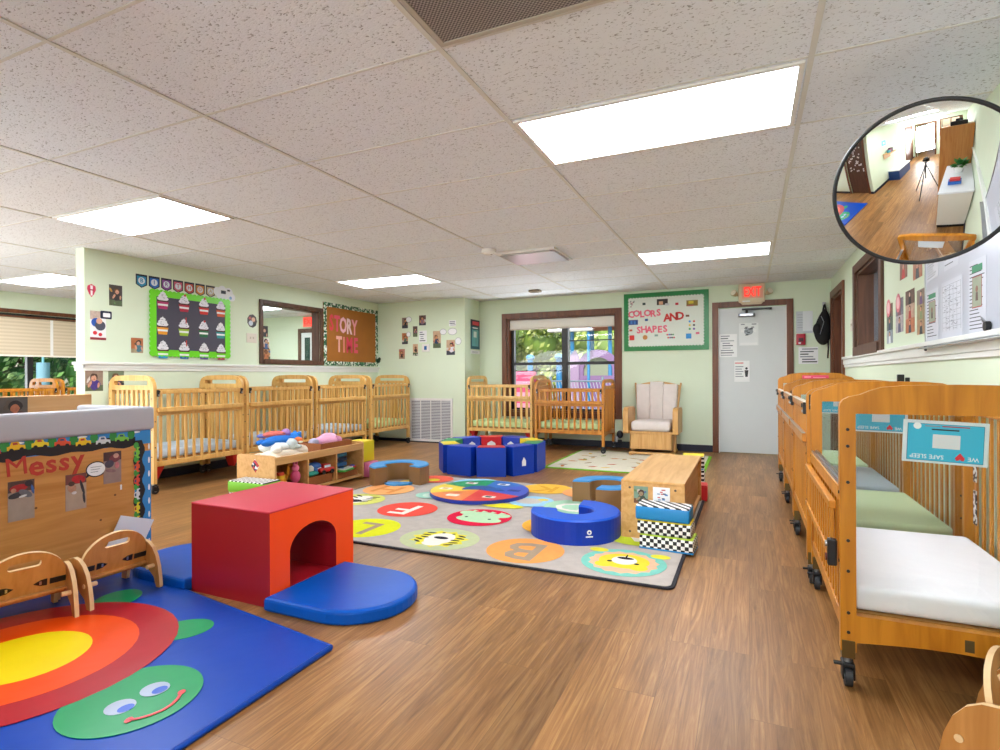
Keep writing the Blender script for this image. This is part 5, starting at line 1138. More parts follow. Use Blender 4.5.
for (x, z_, rr) in ((-.10, .03, .055), (-.03, .05, .06), (.06, .03, .065), (.11, -.02, .05), (.03, -.04, .06), (-.06, -.02, .05)): b.prism(arc(x, z_, rr, 0, 360, 16)[:-1], -.0015 - .0003 * abs(x) * 10, 0, mat('#eef4fa', .5), 'xz')
b.box(-.05, .02, -.003, -.002, .01, .05, mat('#2a3444', .5)); b.box(.04, .08, -.003, -.002, .05, .07, mat('#2a3444', .5)); b.prism(arc(.09, -.03, .02, 0, 360, 12)[:-1], -.003, -.002, mat('#8ab8e0', .5), 'xz')
tag(b.build('cloud_cutout', None, (LX + .001, 4.90, 2.155), LW), 'white paper cloud cutout at the end of the pennant row', 'paper cutout')
# STORY TIME board
t = thing('bulletin_board', 'orange brown STORY TIME board with green leaf pattern border', 'bulletin board', (LX + .002, 7.335, 1.79), LW)
hw, hh = .68, .49
MB().box(-hw, hw, -.014, 0, -hh, hh, mat('#a4641c', .6, noise=.1, nscale=5)).build('board_panel', t)
b = MB(); LB = blotch_material(['#1f5a38', '#e8ece4', '#2f7a4c', '#c8d8c4', '#123c28'], 42)
b.prism([(-hw, -hh), (hw, -hh), (hw, hh), (-hw, hh)], -.018, -.012, LB, 'xz', holes=[[(-hw + .065, -hh + .065), (hw - .065, -hh + .065), (hw - .065, hh - .065), (-hw + .065, hh - .065)]]); b.build('leaf_border', t)
b = MB(); ls = [('S', -.525, .17, '#d8404c'), ('T', -.395, .165, '#e0506c'), ('O', -.25, .15, '#f0b8c4'), ('R', -.105, .14, '#f0d0d4'), ('Y', .03, .13, '#eca0a8'), ('T', -.35, -.16, '#f0b0a0'), ('I', -.235, -.165, '#e88a78'), ('M', -.10, -.165, '#e0405c'), ('E', .06, -.165, '#e0506c')]
for ch_, x, z_, c in ls: b = MB(); b.text(ch_, .34, mat(c, .5), Matrix.Translation((x + .02, -.0155, z_)) @ Matrix.Scale(.62, 4, (1, 0, 0)) @ Matrix.Rotation(PI / 2, 4, 'X'), .035, .001); b.build('paper_letter', t)['label'] = 'pink paper letter ' + ch_
b = MB(); b.ell((0, -.01, 0), (.05, .02, .04), mat('#1a3a26', .7)); b.ell((.03, -.01, .03), (.03, .02, .03), mat('#14301e', .7))
tag(b.build('leaf_decoration', None, (LX + .03, 8.0, 1.40), LW), 'dark green leaf ornament on the corner of the STORY TIME board', 'decoration')
# items behind the framed window
def exit_sign(label, loc, rz, s=1, lamps=True):
    t = thing('exit_sign', label, 'exit sign', loc, rz)
    b = MB(); b.box(-.17, .17, -.07, 0, -.13, .13, mat('#d8c8a8', .5), .012, seg=3); b.prism([(-.12, -.16), (.12, -.16), (.16, -.12), (-.16, -.12)], -.065, -.005, mat('#d0bf9e', .5), 'xz'); b.build('housing', t)
    f = MB(); f.box(-.125, .145, -.074, -.07, -.075, .095, mat('#e2a890', .5)); f.box(-.12, -.02, -.073, -.07, -.125, -.105, PAPER)
    EXR = mat('#ff2a1c', .4, emit=.7)
    f.text('EXIT', .185, EXR, Matrix.Translation((.01, -.076, .01)) @ Matrix.Scale(.58, 4, (1, 0, 0)) @ Matrix.Rotation(PI / 2, 4, 'X'), .02, .002); f.build('sign_face', t)
    if lamps:
        for s_ in (-1, 1):
            l_ = MB(); l_.tube([(s_ * .16, -.035, -.03), (s_ * .19, -.05, -.02), (s_ * .205, -.06, -.005)], .012, mat('#c8b890', .5)); l_.cyl((s_ * .20, -.05, -.012), (s_ * .235, -.10, .012), .03, mat('#c8b890', .5), r1=.045, n=18); l_.cyl((s_ * .235, -.10, .012), (s_ * .237, -.103, .0135), .038, mat('#f2ecd8', .1), n=18); l_.build('lamp_head', t)
    return t
exit_sign('lit EXIT sign with two lamp heads above the grey exit door', (.045, BY - .001, 2.275), 0)
t = thing('exit_sign', 'glowing red exit sign seen through the brown framed window', 'exit sign', (-8.39, 8.998, 2.275), 0)
b = MB(); b.box(-.19, .19, -.05, 0, -.11, .11, mat('#e0c0b0', .5), .01); b.build('housing', t)
b = MB(); b.box(-.18, .18, -.055, -.05, -.10, .10, mat('#ff5a4a', .4, emit=.45)); b.text('EXIT', .16, mat('#ff2a1c', .4, emit=.7), WT(0, 0, .0565), .02, .002); b.build('sign_face', t)
b = MB(); BR = mat('#8a6a4a', .6); b.prism([(-7.9, 1.30), (-7.5, 1.44), (-7.1, 1.30)], 7.6, 8.0, mat('#3f7a5c', .6), 'xz'); b.box(-7.85, -7.15, 7.62, 7.98, 0, 1.30, BR, .01); b.box(-7.7, -7.3, 7.605, 7.62, .3, 1.0, mat('#e8d8b0', .6))
tag(b.build('play_house', None, (-.95, -.2, 0)), 'little play house roof seen through the brown framed window', 'play house')
for k, (z_, p) in enumerate(((1.75, ('#2c2a30', '#3a3a40', '#d8b090')), (1.58, ('#e8dcd4', '#4a6a9c', '#d8b090')), (1.44, ('#b88a5c', '#c87a4c', '#8a5a3c')))):
    wall_photo(('photo of a dark haired child topmost on the framed window glass', 'photo of a child in blue, middle one on the framed window glass', 'photo with orange tones, lowest one on the framed window glass')[k], .14, .15, LX - .07, 5.58 + .02 * k, z_, LW, 60 + k, 'photos on the framed window glass', pal=p)

# ------------------------------------------------------------------ vent wall and nook
t = thing('wall_grille', 'white louvred return grille low on the wall beside the cribs', 'air grille', (-4.90, VY, .385), 0)
b = MB(); b.prism([(-.42, -.365), (.42, -.365), (.42, .365), (-.42, .365)], -.015, -.0, WHITE, 'xz', holes=[[(-.385, -.33), (.385, -.33), (.385, .33), (-.385, .33)]]); b.build('frame', t)
b = MB(); 
for k in range(26): z_ = -.32 + .0256 * k; b.box(-.385, .385, -.011, -.004, z_ - .006, z_ + .006, mat('#e2e3e6', .45), M=None)
for x in (-.2, 0, .2): b.box(x - .006, x + .006, -.012, -.003, -.33, .33, WHITE)
b.build('louvre', t); MB().box(-.385, .385, -.003, -.0005, -.33, .33, mat('#6e7078', .6)).build('backing', t)
gv = 'photos on the wall above the white grille'
for (lab, u, z_, w_, h_, sd, pl) in (('small photo with a speech bubble beside the upper STORY TIME board corner', -5.414, 2.045, .12, .185, 71, ('#8c7a6c', '#26262c', '#c98c66')),
        ('small photo above the typed notes of the grille wall', -5.059, 2.075, .135, .17, 72, ('#6a5048', '#8c6a7c', '#c98c66')), ('small narrow photo left of the typed notes', -5.206, 1.89, .09, .18, 73, ('#5c4a48', '#6a4a6a', '#c98c66')),
        ('small photo with round bubble below the highest bubble photo', -5.415, 1.775, .12, .19, 74, ('#c07a4c', '#4a6a5c', '#c98c66')), ('small lowest photo at the STORY TIME end of the grille wall', -5.479, 1.51, .12, .17, 75, ('#b8806c', '#4a3030', '#c98c66')),
        ('small photo left of the thermostat', -5.203, 1.575, .10, .2, 76, ('#d8b08c', '#2a2420', '#8a5a3c')), ('photo of a child in dark blue on tan card, centre of the grille wall', -4.776, 1.74, .15, .285, 77, ('#c9a888', '#2a3c64', '#c98c66')),
        ('photo of a dark haired child on tan card nearest the corner', -4.513, 1.60, .16, .25, 78, ('#c9a888', '#e2dce4', '#c98c66'))):
    wall_photo(lab, w_, h_, u, VY - .001, z_, 0, sd, gv, pal=pl)
def bubble(label, u, z_, rx, rz_): 
    b = MB(); b.prism(arc(0, 0, rx, 0, 360, 18, rz_)[:-1], -.0028, -.0022, INKG, 'xz'); b.prism(arc(0, 0, rx - .006, 0, 360, 18, rz_ - .006)[:-1], -.0034, -.0028, PAPER, 'xz')
    tag(b.build('speech_bubble', None, (u, VY - .001, z_)), label, 'paper cutout', 'speech bubbles on the grille wall')
bubble('round paper bubble on the highest photo at the STORY TIME end', -5.335, 2.10, .06, .05); bubble('round paper bubble on the photo below it', -5.34, 1.845, .045, .045); bubble('oval paper bubble on the dark blue child photo', -4.655, 1.865, .065, .05); bubble('round paper bubble above the photo nearest the corner', -4.37, 1.70, .06, .06); bubble('large paper bubble under the typed corner note', -4.478, 1.864, .085, .058)
def note(label, u, z_, w_, h_, n, ax='b', name='paper_note', x=None, y=None, rz=0, cat='paper notice', cols=None):
    b = MB(); b.box(-w_ / 2, w_ / 2, -.0012, 0, -h_ / 2, h_ / 2, PAPER); rnd = random.Random(label)
    for k in range(n):
        z0 = h_ / 2 - h_ * (k + .8) / (n + .6); L_ = w_ * rnd.uniform(.35, .8); x0 = -w_ * .42 + rnd.choice((0, 0, w_ * .1))
        b.box(x0, x0 + L_, -.0018, -.0012, z0 - h_ * .12 / n * 1.6, z0 + h_ * .12 / n * 1.6, mat((cols or ['#8a8f98', '#5a6068', '#a8adb4'])[k % 3], .6))
    return tag(b.build(name, None, (x, y, z_) if x is not None else (u, VY - .001, z_), rz), label, cat)
note('typed white note above the thermostat', -5.052, 1.80, .155, .20, 5); note('typed white note near the wall corner', -4.477, 2.0, .13, .10, 3)
t = thing('thermostat', 'white thermostat with a small blue screen above the grille', 'thermostat', (-4.985, VY, 1.605), 0)
MB().box(-.075, .075, -.025, 0, -.065, .065, WHITE, .01, seg=3).build('housing', t); MB().box(-.028, .022, -.027, -.0245, -.035, .03, mat('#1c5a9c', .3)).build('screen', t)
b = MB(); b.box(-.17, .17, -.0012, 0, -.25, .25, mat('#1c5a6c', .5, noise=.2, nscale=8)); b.box(-.17, .17, -.0018, -.0012, .14, .25, mat('#2a2030', .5)); b.box(-.1, .14, -.0022, -.0018, .16, .22, mat('#d83a4c', .5)); b.box(-.12, .12, -.0018, -.0012, -.2, .08, mat('#6ab0b8', .5, noise=.2)); b.box(-.06, .05, -.0024, -.0018, -.05, .05, mat('#e0ecec', .5)); b.box(-.1, .1, -.0022, -.0018, .10, .12, PAPER); b.box(-.17, .17, -.0014, 0, -.33, -.27, PAPER)
for k in range(2): b.box(-.12, .10, -.0018, -.0014, -.295 - .018 * k, -.29 - .018 * k, INKG)
tag(b.build('wall_poster', None, (NX + .001, 8.43, 1.83), LW), 'teal poster with red heading on the nook wall by the window', 'poster')

# ------------------------------------------------------------------ back wall
t = thing('bulletin_board', 'COLORS AND SHAPES board with scalloped green border', 'bulletin board', (-1.137, BY - .002, 1.935), 0)
hw, hh = .615, .44
MB().box(-hw + .02, hw - .02, -.012, 0, -hh + .02, hh - .02, mat('#dfe6dc', .6)).build('board_panel', t)
GB = mat('#12803c', .3, noise=.1, nscale=9)
b = MB(); inner = [(p[0], p[1]) for p in scallop(-hw + .06, hw - .06, -hh + .06, hh - .06, .045, -.014)]
b.prism([(-hw, -hh), (hw, -hh), (hw, hh), (-hw, hh)], -.017, -.011, GB, 'xz', holes=[inner]); b.build('scalloped_border', t)
LQ = []
def LTR(ch_): LQ.append((MB(), ch_)); return LQ[-1][0]
PK = mat('#e8607c', .5); RDX = mat('#d0281c', .5)
xs = -.52
for k, ch_ in enumerate('COLORS'): b = LTR(ch_); b.text(ch_, .135, PK, WT(-.505 + .082 * k, .118 + .012 * (k % 2), .013, .05 * (k % 3 - 1)), .035, .001)
for k, ch_ in enumerate('AND'): b = LTR(ch_); b.text(ch_, .155, RDX, WT(.03 + .092 * k, .045 + .01 * k, .013, .05), .04, .001)
for k, ch_ in enumerate('SHAPES'): b = LTR(ch_); b.text(ch_, .135, PK, WT(-.39 + .078 * k, -.125 + .008 * (k % 2), .013, .06 * (k % 2)), .035, .001)
for q_, ch_ in LQ: q_.build('paper_letter', t)['label'] = 'cut out letter ' + ch_
b = MB()
def sq(x, z_, w_, h_, c, d=.0135):
    k_ = MB() if w_ > .03 else b
    k_.box(x - w_ / 2, x + w_ / 2, -d, -.012, z_ - h_ / 2, z_ + h_ / 2, mat(c, .5))
    if w_ > .03: k_.build('shape_card', t)
for k in range(14):
    rnd = random.Random(k); sq(-.49 + rnd.uniform(-.035, .035), .28 + rnd.uniform(-.05, .05), .018, .012, rnd.choice(['#8a8c90', '#5a5c64', '#d8a0a8']))
b.build('speckled_card', t)
sq(-.31, .275, .045, .035, '#23403a'); sq(-.04, .29, .16, .09, '#2c2622'); sq(-.06, .275, .06, .05, '#d8a884', .0145); sq(.03, .25, .06, .03, '#c8ccd0', .0145); sq(.17, .25, .045, .035, '#c02c3c'); sq(.385, .25, .16, .085, '#8a7420'); sq(.37, .262, .07, .04, '#d8c02c', .0145); sq(.36, .215, .09, .02, '#b86a5c', .0145)
sq(-.475, .0, .145, .075, '#24488c'); sq(-.5, .0, .031, .05, '#3c7ac8', .0145); sq(-.45, -.005, .031, .05, '#3c7ac8', .0145); sq(-.275, .03, .045, .035, '#28508c'); sq(.32, .065, .05, .03, '#7a4a2c'); sq(-.51, -.12, .045, .03, '#b85c3c')
sq(-.495, -.235, .075, .075, '#d8281c'); sq(.335, -.235, .075, .075, '#2a90d8'); sq(.46, -.195, .05, .03, '#d8607c'); sq(-.13, -.21, .05, .03, '#8aa89c')
k_ = MB(); k_.prism(arc(-.295, -.235, .036, 0, 360, 18)[:-1], -.0135, -.012, mat('#c8843c', .5), 'xz'); k_.build('shape_card', t)
for k, c in enumerate(('#d83a3c', '#3a6ac0', '#26262c', '#3c9a5c', '#d83a3c', '#6a3a8c', '#26262c', '#c82c4c')): b = MB(); b.prism(arc(.03 + .028 * (k % 4) + .014 * (k // 4), -.205 - .045 * (k // 4), .013, 0, 360, 8)[:-1], -.0135, -.012, mat(c, .5), 'xz'); b.build('printed_dot', t)
for k, c in enumerate(('#3a8ad0', '#d85c4c', '#e8c83c', '#26262c', '#3c9a5c', '#6a4a9c')): b = MB(); b.prism(arc(.35 + .06 * (k % 2), -.02 - .055 * (k // 2), .016, 0, 360, 10)[:-1], -.0135, -.012, mat(c, .5), 'xz'); b.build('printed_dot', t)
yd = BY + .015
note('white notice with four text blocks on the exit door, nearest its hinge frame', 0, 1.545, .235, .33, 9, x=-.265, y=yd - .0005)
b = MB(); b.box(-.125, .125, -.0012, 0, -.16, .16, mat('#e4e8e8', .6)); b.box(-.10, .10, -.0018, -.0012, .03, .07, PAPER); b.prism(arc(0, .04, .06, 0, 360, 14, .05)[:-1], -.002, -.0018, mat('#9aa0a4', .6), 'xz')
for k in range(10): rnd = random.Random(k); x, z_ = rnd.uniform(-.07, .04), rnd.uniform(-.03, .10); b.box(x, x + .035, -.0024, -.002, z_, z_ + .012, mat('#3a3e44', .6))
b.box(-.11, .11, -.0018, -.0012, -.15, -.12, PAPER); b.box(-.1, -.05, -.0018, -.0012, .135, .15, INKG); b.box(.04, .1, -.0018, -.0012, .135, .15, INKG)
tag(b.build('door_poster', None, (.005, yd - .0005, 1.70)), 'white poster with a grey emblem on the exit door', 'poster')
b = MB(); b.box(-.10, .10, -.0012, 0, -.15, .15, PAPER); b.box(-.09, .02, -.0018, -.0012, .11, .125, mat('#d86a6a', .6)); b.prism(arc(.06, .04, .017, 0, 360, 12)[:-1], -.0018, -.0012, INK, 'xz'); b.prism([(.045, -.08), (.075, -.08), (.085, .015), (.035, .015)], -.0018, -.0012, INK, 'xz')
for k in range(5): b.box(-.085, .02 - .02 * (k % 2), -.0018, -.0012, .06 - .035 * k, .072 - .035 * k, INKG)
tag(b.build('door_poster', None, (-.085, yd - .0005, 1.175)), 'white notice with a red line and a black figure on the exit door', 'poster')
b = MB(); b.box(-.10, .10, -.004, 0, -.15, .15, mat('#c9d2d8', .12)); b.box(-.02, .1, -.006, -.004, -.12, .15, mat('#e6ebee', .1))
for k in range(6): b.box(-.085, .0 + .02 * (k % 3), -.005, -.004, .10 - .035 * k, .105 - .035 * k, INKG)
tag(b.build('plastic_sleeve', None, (.70, BY - .001, 1.84)), 'shiny plastic sleeve of papers right of the exit door frame', 'document sleeve')
t = thing('alarm_box', 'small red pull alarm box under the plastic sleeve', 'alarm', (.655, BY, 1.605), 0)
MB().box(-.055, .055, -.04, 0, -.075, .075, mat('#b8283c', .4), .008, seg=3).build('housing', t); b = MB(); b.box(-.03, .03, -.05, -.04, -.03, .02, mat('#5a2a34', .4), .004); b.box(-.03, .0, -.043, -.04, -.062, -.04, PAPER); b.build('pull_handle', t)
note('white printed sheet below the red alarm box', 0, 1.385, .235, .23, 6, x=.745, y=BY - .001, cols=['#8a8f98', '#5a6068', '#26282c'])
t = thing('backpack', 'black backpack hanging by its strap in the corner by the doorway', 'backpack', (.915, BY - .03, 1.78), 0)
BP = mat('#101114', .75, bump=.5, bscale=12)
bm = bmesh.new(); bmesh.ops.create_uvsphere(bm, u_segments=20, v_segments=14, radius=1)
for v in bm.verts:
    x, y, z_ = v.co; k = 1 - .42 * max(0, z_) ** 1.2; v.co = (.10 * x * k * (1.1 if z_ < 0 else 1) + .02 * z_, .075 * y * (1 - .3 * z_) - .05, .24 * z_ - .02 - .04 * max(0, -z_) * x)
b = MB().bm(bm, BP, None, True); b.build('bag_body', t)
b = MB(); bm = bmesh.new(); bmesh.ops.create_uvsphere(bm, u_segments=14, v_segments=10, radius=1)
for v in bm.verts: v.co = (v.co.x * .05 - .075, v.co.y * .05 - .08, v.co.z * .08 - .05)
b.bm(bm, BP, None, True); b.build('side_pocket', t)
b = MB(); b.tube([(.0, -.03, .20), (.015, -.02, .27), (.02, -.01, .30), (.03, -.02, .25), (.05, -.05, .12), (.07, -.08, -.05), (.07, -.07, -.18)], .011, BP); b.tube([(.055, -.06, -.18), (.058, -.06, -.3), (.05, -.06, -.44)], .009, BP); b.tube([(-.03, -.115, .12), (.0, -.125, .04), (-.045, -.13, -.12)], .004, mat('#8a9098', .5)); b.build('strap', t)
b = MB(); b.cyl((.02, .03, .295), (.02, -.03, .295), .008, STEEL); b.cyl((.02, -.03, .295), (.02, -.035, .31), .012, STEEL); b.box(0.0, .04, .024, .03, .27, .32, STEEL)
tag(b.build('coat_hook', None, (.915, BY - .03, 1.78)), 'metal coat hook holding the black backpack', 'hook')

# ------------------------------------------------------------------ right wall
gr = 'photo strips on the right wall'
def strip(label, u, z_, w_, h_, seed, pals, rnd_top=False):
    t_ = []; 
    b = MB(); n = len(pals)
    for k, (bgc, cl, sk) in enumerate(pals):
        z0 = h_ / 2 - h_ * (k + 1) / n; z1 = z0 + h_ / n; zc = (z0 + z1) / 2; s_ = min(w_, h_ / n)
        b.box(-w_ / 2, w_ / 2, -.0012, 0, z0, z1, mat(bgc, .4, noise=.3, nscale=25)); b.prism([(-s_ * .35, z0), (s_ * .35, z0), (s_ * .25, zc + s_ * .05), (-s_ * .25, zc + s_ * .05)], -.0018, -.0012, mat(cl, .5), 'xz'); b.prism(arc(0, zc + s_ * .22, s_ * .2, 0, 360, 12)[:-1], -.002, -.0014, mat('#2a1c16', .5), 'xz'); b.prism(arc(0, zc + s_ * .18, s_ * .16, 0, 360, 12)[:-1], -.0024, -.0018, mat(sk, .5), 'xz')
    if rnd_top:
        b.prism(arc(-.03, h_ / 2 - .03, .07, 0, 360, 18)[:-1], -.003, -.0024, mat('#e0808c', .5), 'xz'); b.prism(arc(-.03, h_ / 2 - .03, .045, 0, 360, 18)[:-1], -.0036, -.003, mat('#f0c0c4', .5), 'xz')
    tag(b.build('photo_strip', None, (RX - .001, u, z_), RW), label, 'photo', gr)
skin = '#d8a084'
strip('photo strip with pink round sticker nearest the office window frame', 5.24, 1.525, .2, .31, 1, [('#8a6a5a', '#4a3a3a', skin), ('#5a6a5c', '#3a4a6a', skin), ('#9aa8b0', '#e0e4e8', skin)], True)
strip('photo strip with pink round sticker, second from the office window frame', 4.93, 1.56, .22, .25, 2, [('#7a7a84', '#8c5c6c', skin), ('#b8b0b4', '#6a6a84', skin)], True)
strip('tall photo strip with a black and red outfit on the right wall', 4.64, 1.56, .23, .295, 3, [('#6a4a3c', '#1c1c24', '#e0c0b0'), ('#c8a890', '#b83a3c', skin), ('#c87a4c', '#3c3c4c', skin)])
strip('tall photo strip beside the edge of the notice board', 4.37, 1.53, .19, .29, 4, [('#8c7a6a', '#6a4a7c', skin), ('#a8946a', '#8c9a6c', skin), ('#b8926a', '#2c3444', skin)])
strip('small photo of a child in red, just under the round wall mirror', 4.81, 1.875, .2, .125, 5, [('#8a5a44', '#c83a34', skin)]); strip('small photo with a dark base under the round wall mirror', 4.45, 1.82, .21, .125, 6, [('#c07a54', '#2c2c34', skin)])
t = thing('notice_board', 'metal framed notice board of typed pages below the round mirror', 'notice board', (RX, 3.15, 1.66), RW)
hw, hz0, hz1 = 1.05, -.36, .42
MB().box(-hw, hw, -.016, 0, hz0, hz1, mat('#bfc4d0', .3)).build('board_panel', t)
fr = MB()
for a, c, d, e_ in ((-hw, hw, hz1 - .0, hz1 + .02), (-hw, hw, hz0 - .02, hz0), (-hw - .012, -hw, hz0 - .02, hz1 + .02), (hw, hw + .012, hz0 - .02, hz1 + .02)): fr.box(a, c, -.022, 0, d, e_, STEEL, .004)
fr.box(-hw, hw, -.06, -.016, hz0 - .02, hz0 - .012, STEEL, .003); fr.build('metal_frame', t)
MB().box(-hw + .0, -hw + .03, -.03, 0, hz0 - .03, hz0, BLACK, .006).build('corner_cap', t)
gp = 'typed pages on the metal framed notice board'
def page(label, u, z_, w_, h_, rows, style='text', tilt=0):
    b = MB(); b.box(-w_ / 2, w_ / 2, -.001, 0, -h_ / 2, h_ / 2, mat('#cfd3dd', .55)); rnd = random.Random(label)
    if style == 'grid':
        for k in range(9): z0 = h_ * .42 - h_ * .09 * k; b.box(-w_ * .44, w_ * .44, -.0014, -.001, z0, z0 + .0015, INKG)
        for k in range(6): x0 = -w_ * .44 + w_ * .176 * k; b.box(x0, x0 + .0015, -.0014, -.001, -h_ * .36, h_ * .42, INKG)
        for k in range(60): x0, z0 = rnd.uniform(-w_ * .43, w_ * .36), rnd.uniform(-h_ * .35, h_ * .4); b.box(x0, x0 + w_ * rnd.uniform(.03, .1), -.0015, -.001, z0, z0 + .004, mat('#9096a2', .6))
    else:
        for k in range(rows):
            z0 = h_ * .45 - h_ * .9 * (k + .5) / rows
            b.box(-w_ * .44, -w_ * .44 + w_ * rnd.uniform(.45, .88), -.0014, -.001, z0 - .0022, z0 + .0022, mat('#7c818c' if style == 'text' else '#3a3e48', .6))
    if style == 'photo':
        b.box(-w_ * .3, w_ * .3, -.0018, -.0014, h_ * .33, h_ * .42, mat('#2a8a5c', .5)); b.box(-w_ * .28, w_ * .28, -.0018, -.0014, -h_ * .15, h_ * .27, mat('#a83c34', .5)); b.box(-w_ * .26, w_ * .26, -.0021, -.0018, -h_ * .135, h_ * .26, mat('#9aa48c', .5, noise=.3)); b.prism(arc(0, h_ * .1, .016, 0, 360, 10)[:-1], -.0024, -.0021, mat('#8a5a48', .5), 'xz'); b.prism([(-.016, -.02), (.016, -.02), (.012, .02), (-.012, .02)], -.0023, -.0021, mat('#5a4038', .5), 'xz')
    o = b.build('typed_page', None, (RX - .0165, u, z_)); o.rotation_euler = (Matrix.Rotation(RW, 3, 'Z') @ Matrix.Rotation(tilt, 3, 'Y')).to_euler(); tag(o, label, 'paper notice', gp)
page('typed page at the upper corner of the notice board under the mirror rim', 4.07, 1.82, .22, .26, 16, tilt=R_(-3)); page('bold printed page partly under the mirror rim', 3.73, 1.85, .24, .30, 9, 'bold'); page('typed page at the far lower edge with a green photo heading', 4.07, 1.48, .23, .30, 14, 'photo')
page('ruled schedule page in the middle of the notice board', 3.73, 1.48, .33, .32, 12, 'grid'); page('typed page with a green heading and framed photo', 3.36, 1.50, .22, .36, 18, 'photo', R_(1)); page('typed page hanging above the green headed photo page', 3.38, 1.88, .22, .30, 16)
page('typed page at the near end of the notice board', 2.75, 1.70, .22, .3, 16); page('ruled page at the near lower end of the notice board', 2.5, 1.58, .22, .3, 16, 'grid')
t = thing('binder_clip', 'black clip at the lower corner of the notice board', 'clip', (RX - .02, 3.20, 1.345), RW)
b = MB(); b.prism(arc(0, 0, .022, 0, 360, 16)[:-1], -.02, 0, BLACK, 'xz'); b.tube([(-.01, -.02, .02), (0, -.03, .04), (.01, -.02, .02)], .004, STEEL); b.build('clip_body', t)

# round convex mirror
MR, MSR = .315, 1.12
mc = Vector((.655, 2.75, 1.893)); 
def _unproject(): pass
ax = (Vector((0, 0, CAMZ)) - mc).normalized()
zax = ax.copy(); down = R_(7.0); side = zax.cross(Vector((0, 0, 1))).normalized()
zax = Matrix.Rotation(-down, 3, side) @ zax
if zax.z > ax.z: zax = Matrix.Rotation(2 * down, 3, side) @ zax
xax = Vector((0, 0, 1)).cross(zax).normalized(); yax = zax.cross(xax)
Mm = Matrix((xax, yax, zax)).transposed().to_4x4(); Mm.translation = mc
t = thing('convex_mirror', 'round convex safety mirror with black rim high on the right wall', 'mirror'); t.matrix_world = Mm
b = MB(); k = 28; n = 72; sag = MSR - math.sqrt(MSR ** 2 - MR ** 2); vs = [(0, 0, sag)]
for j in range(1, k + 1):
    rr = MR * j / k; zz = math.sqrt(MSR ** 2 - rr ** 2) - (MSR - sag)
    vs += [(rr * math.cos(2 * PI * i / n), rr * math.sin(2 * PI * i / n), zz) for i in range(n)]
fs = [(0, 1 + i, 1 + (i + 1) % n) for i in range(n)]
for j in range(k - 1): fs += [(1 + j * n + i, 1 + (j + 1) * n + i, 1 + (j + 1) * n + (i + 1) % n, 1 + j * n + (i + 1) % n) for i in range(n)]
b.add(vs, fs, mat('#f4f5f6', .0, metal=1), None, True); b.build('mirror_dome', t)
b = MB(); b.tube([(MR * math.cos(2 * PI * i / 72), MR * math.sin(2 * PI * i / 72), .0) for i in range(73)], .0085, mat('#1e2024', .35), n=10); b.build('rim', t)
b = MB(); b.cyl((0, 0, -.015), (0, 0, -.01), MR - .005, mat('#2a2c30', .6), n=48); b.build('backing', t)
wl_ = Mm.inverted() @ Vector((RX, 2.98, 2.0)); b = MB(); b.tube([(0, 0, -.012), (0, 0, -.05), tuple((Vector((0, 0, -.05)) + wl_) / 2), tuple(wl_)], .012, mat('#26282c', .4)); b.build('mount_arm', t)
# ------------------------------------------------------------------ behind the camera (seen in the convex mirror)
t = thing('tall_cabinet', 'tall light wood cabinet behind the camera, seen in the round mirror', 'cabinet', (.675, -.25, 0))
TW = wood('#c98a48', '#b87636', .4)
b = MB(); b.box(-.33, .33, -.3, .3, 0, 1.9, TW, .004); b.build('cabinet_body', t); MB().box(-.345, -.33, -.28, .0, .1, 1.85, TW, .003).build('door', t); MB().box(-.345, -.33, .01, .28, .1, 1.85, TW, .003).build('door', t)
b = MB(); b.box(-.15, .2, -.15, .2, 0, .10, BLACK, .01); b.box(-.05, .1, -.1, .1, .10, .16, mat('#2c2e34', .4), .01); tag(b.build('speaker_box', None, (.675, -.25, 1.901)), 'black stereo box on top of the tall cabinet', 'stereo')
t = thing('white_counter', 'white counter unit behind the camera, seen in the round mirror', 'counter', (.76, .85, 0))
MB().box(-.24, .24, -.70, .5, .1, .92, mat('#d8d2c6', .5), .004).build('counter_body', t); MB().box(-.25, .25, -.72, .52, .92, .95, mat('#e6e8ec', .35), .004).build('worktop', t)
b = MB(); b.box(-.23, .24, -.68, .48, 0, .1, BLACK); b.build('plinth', t)
b = MB()
for y in (-.3, 0, .3):
    for z_ in (.3, .6): b.cyl((-.243, y, z_), (-.24, y, z_), .012, INK, n=8)
b.build('fixing', t)
t = thing('potted_plant', 'leafy green plant in a white pot on the white counter', 'plant', (.76, .55, .951))
MB().cyl((0, 0, 0), (0, 0, .13), .07, WHITE, r1=.09, n=20).build('pot', t)
b = MB(); random.seed(5)
for i in range(46):
    a, e_, L_ = random.uniform(0, 2 * PI), random.uniform(.1, 1.2), random.uniform(.12, .26); d = Vector((math.cos(a) * math.cos(e_), math.sin(a) * math.cos(e_), math.sin(e_))); s_ = d.cross(Vector((0, 0, 1))).normalized() * .05
    p0 = Vector((0, 0, .13)); m_ = p0 + d * L_ * .6; tip = p0 + d * L_ + Vector((0, 0, -.03)); b.add([p0 + d * L_ * .25, m_ + s_, tip, m_ - s_], [(0, 1, 2, 3)], mat('#2f7a2c', .5, noise=.2))
fo = b.build('foliage', t)
b = MB(); b.box(-.1, .1, -.07, .07, 0, .06, mat('#2f6ac0', .5), .005); b.box(-.08, .08, -.05, .05, .06, .10, mat('#c83a3c', .5), .005); tag(b.build('wipes_box', None, (.72, 1.05, .951)), 'blue and red wipes boxes on the white counter', 'box')
t = thing('storage_bench', 'dark blue storage bench along the hall wall behind the camera', 'bench', (-1.45, -1.9, 0))
MB().box(-.22, .22, -.6, .6, 0, .42, mat('#1c3f78', .45), .006).build('bench_body', t); MB().box(-.24, .24, -.62, .62, .42, .47, mat('#dfe2e0', .5), .012, seg=3).build('bench_top', t)
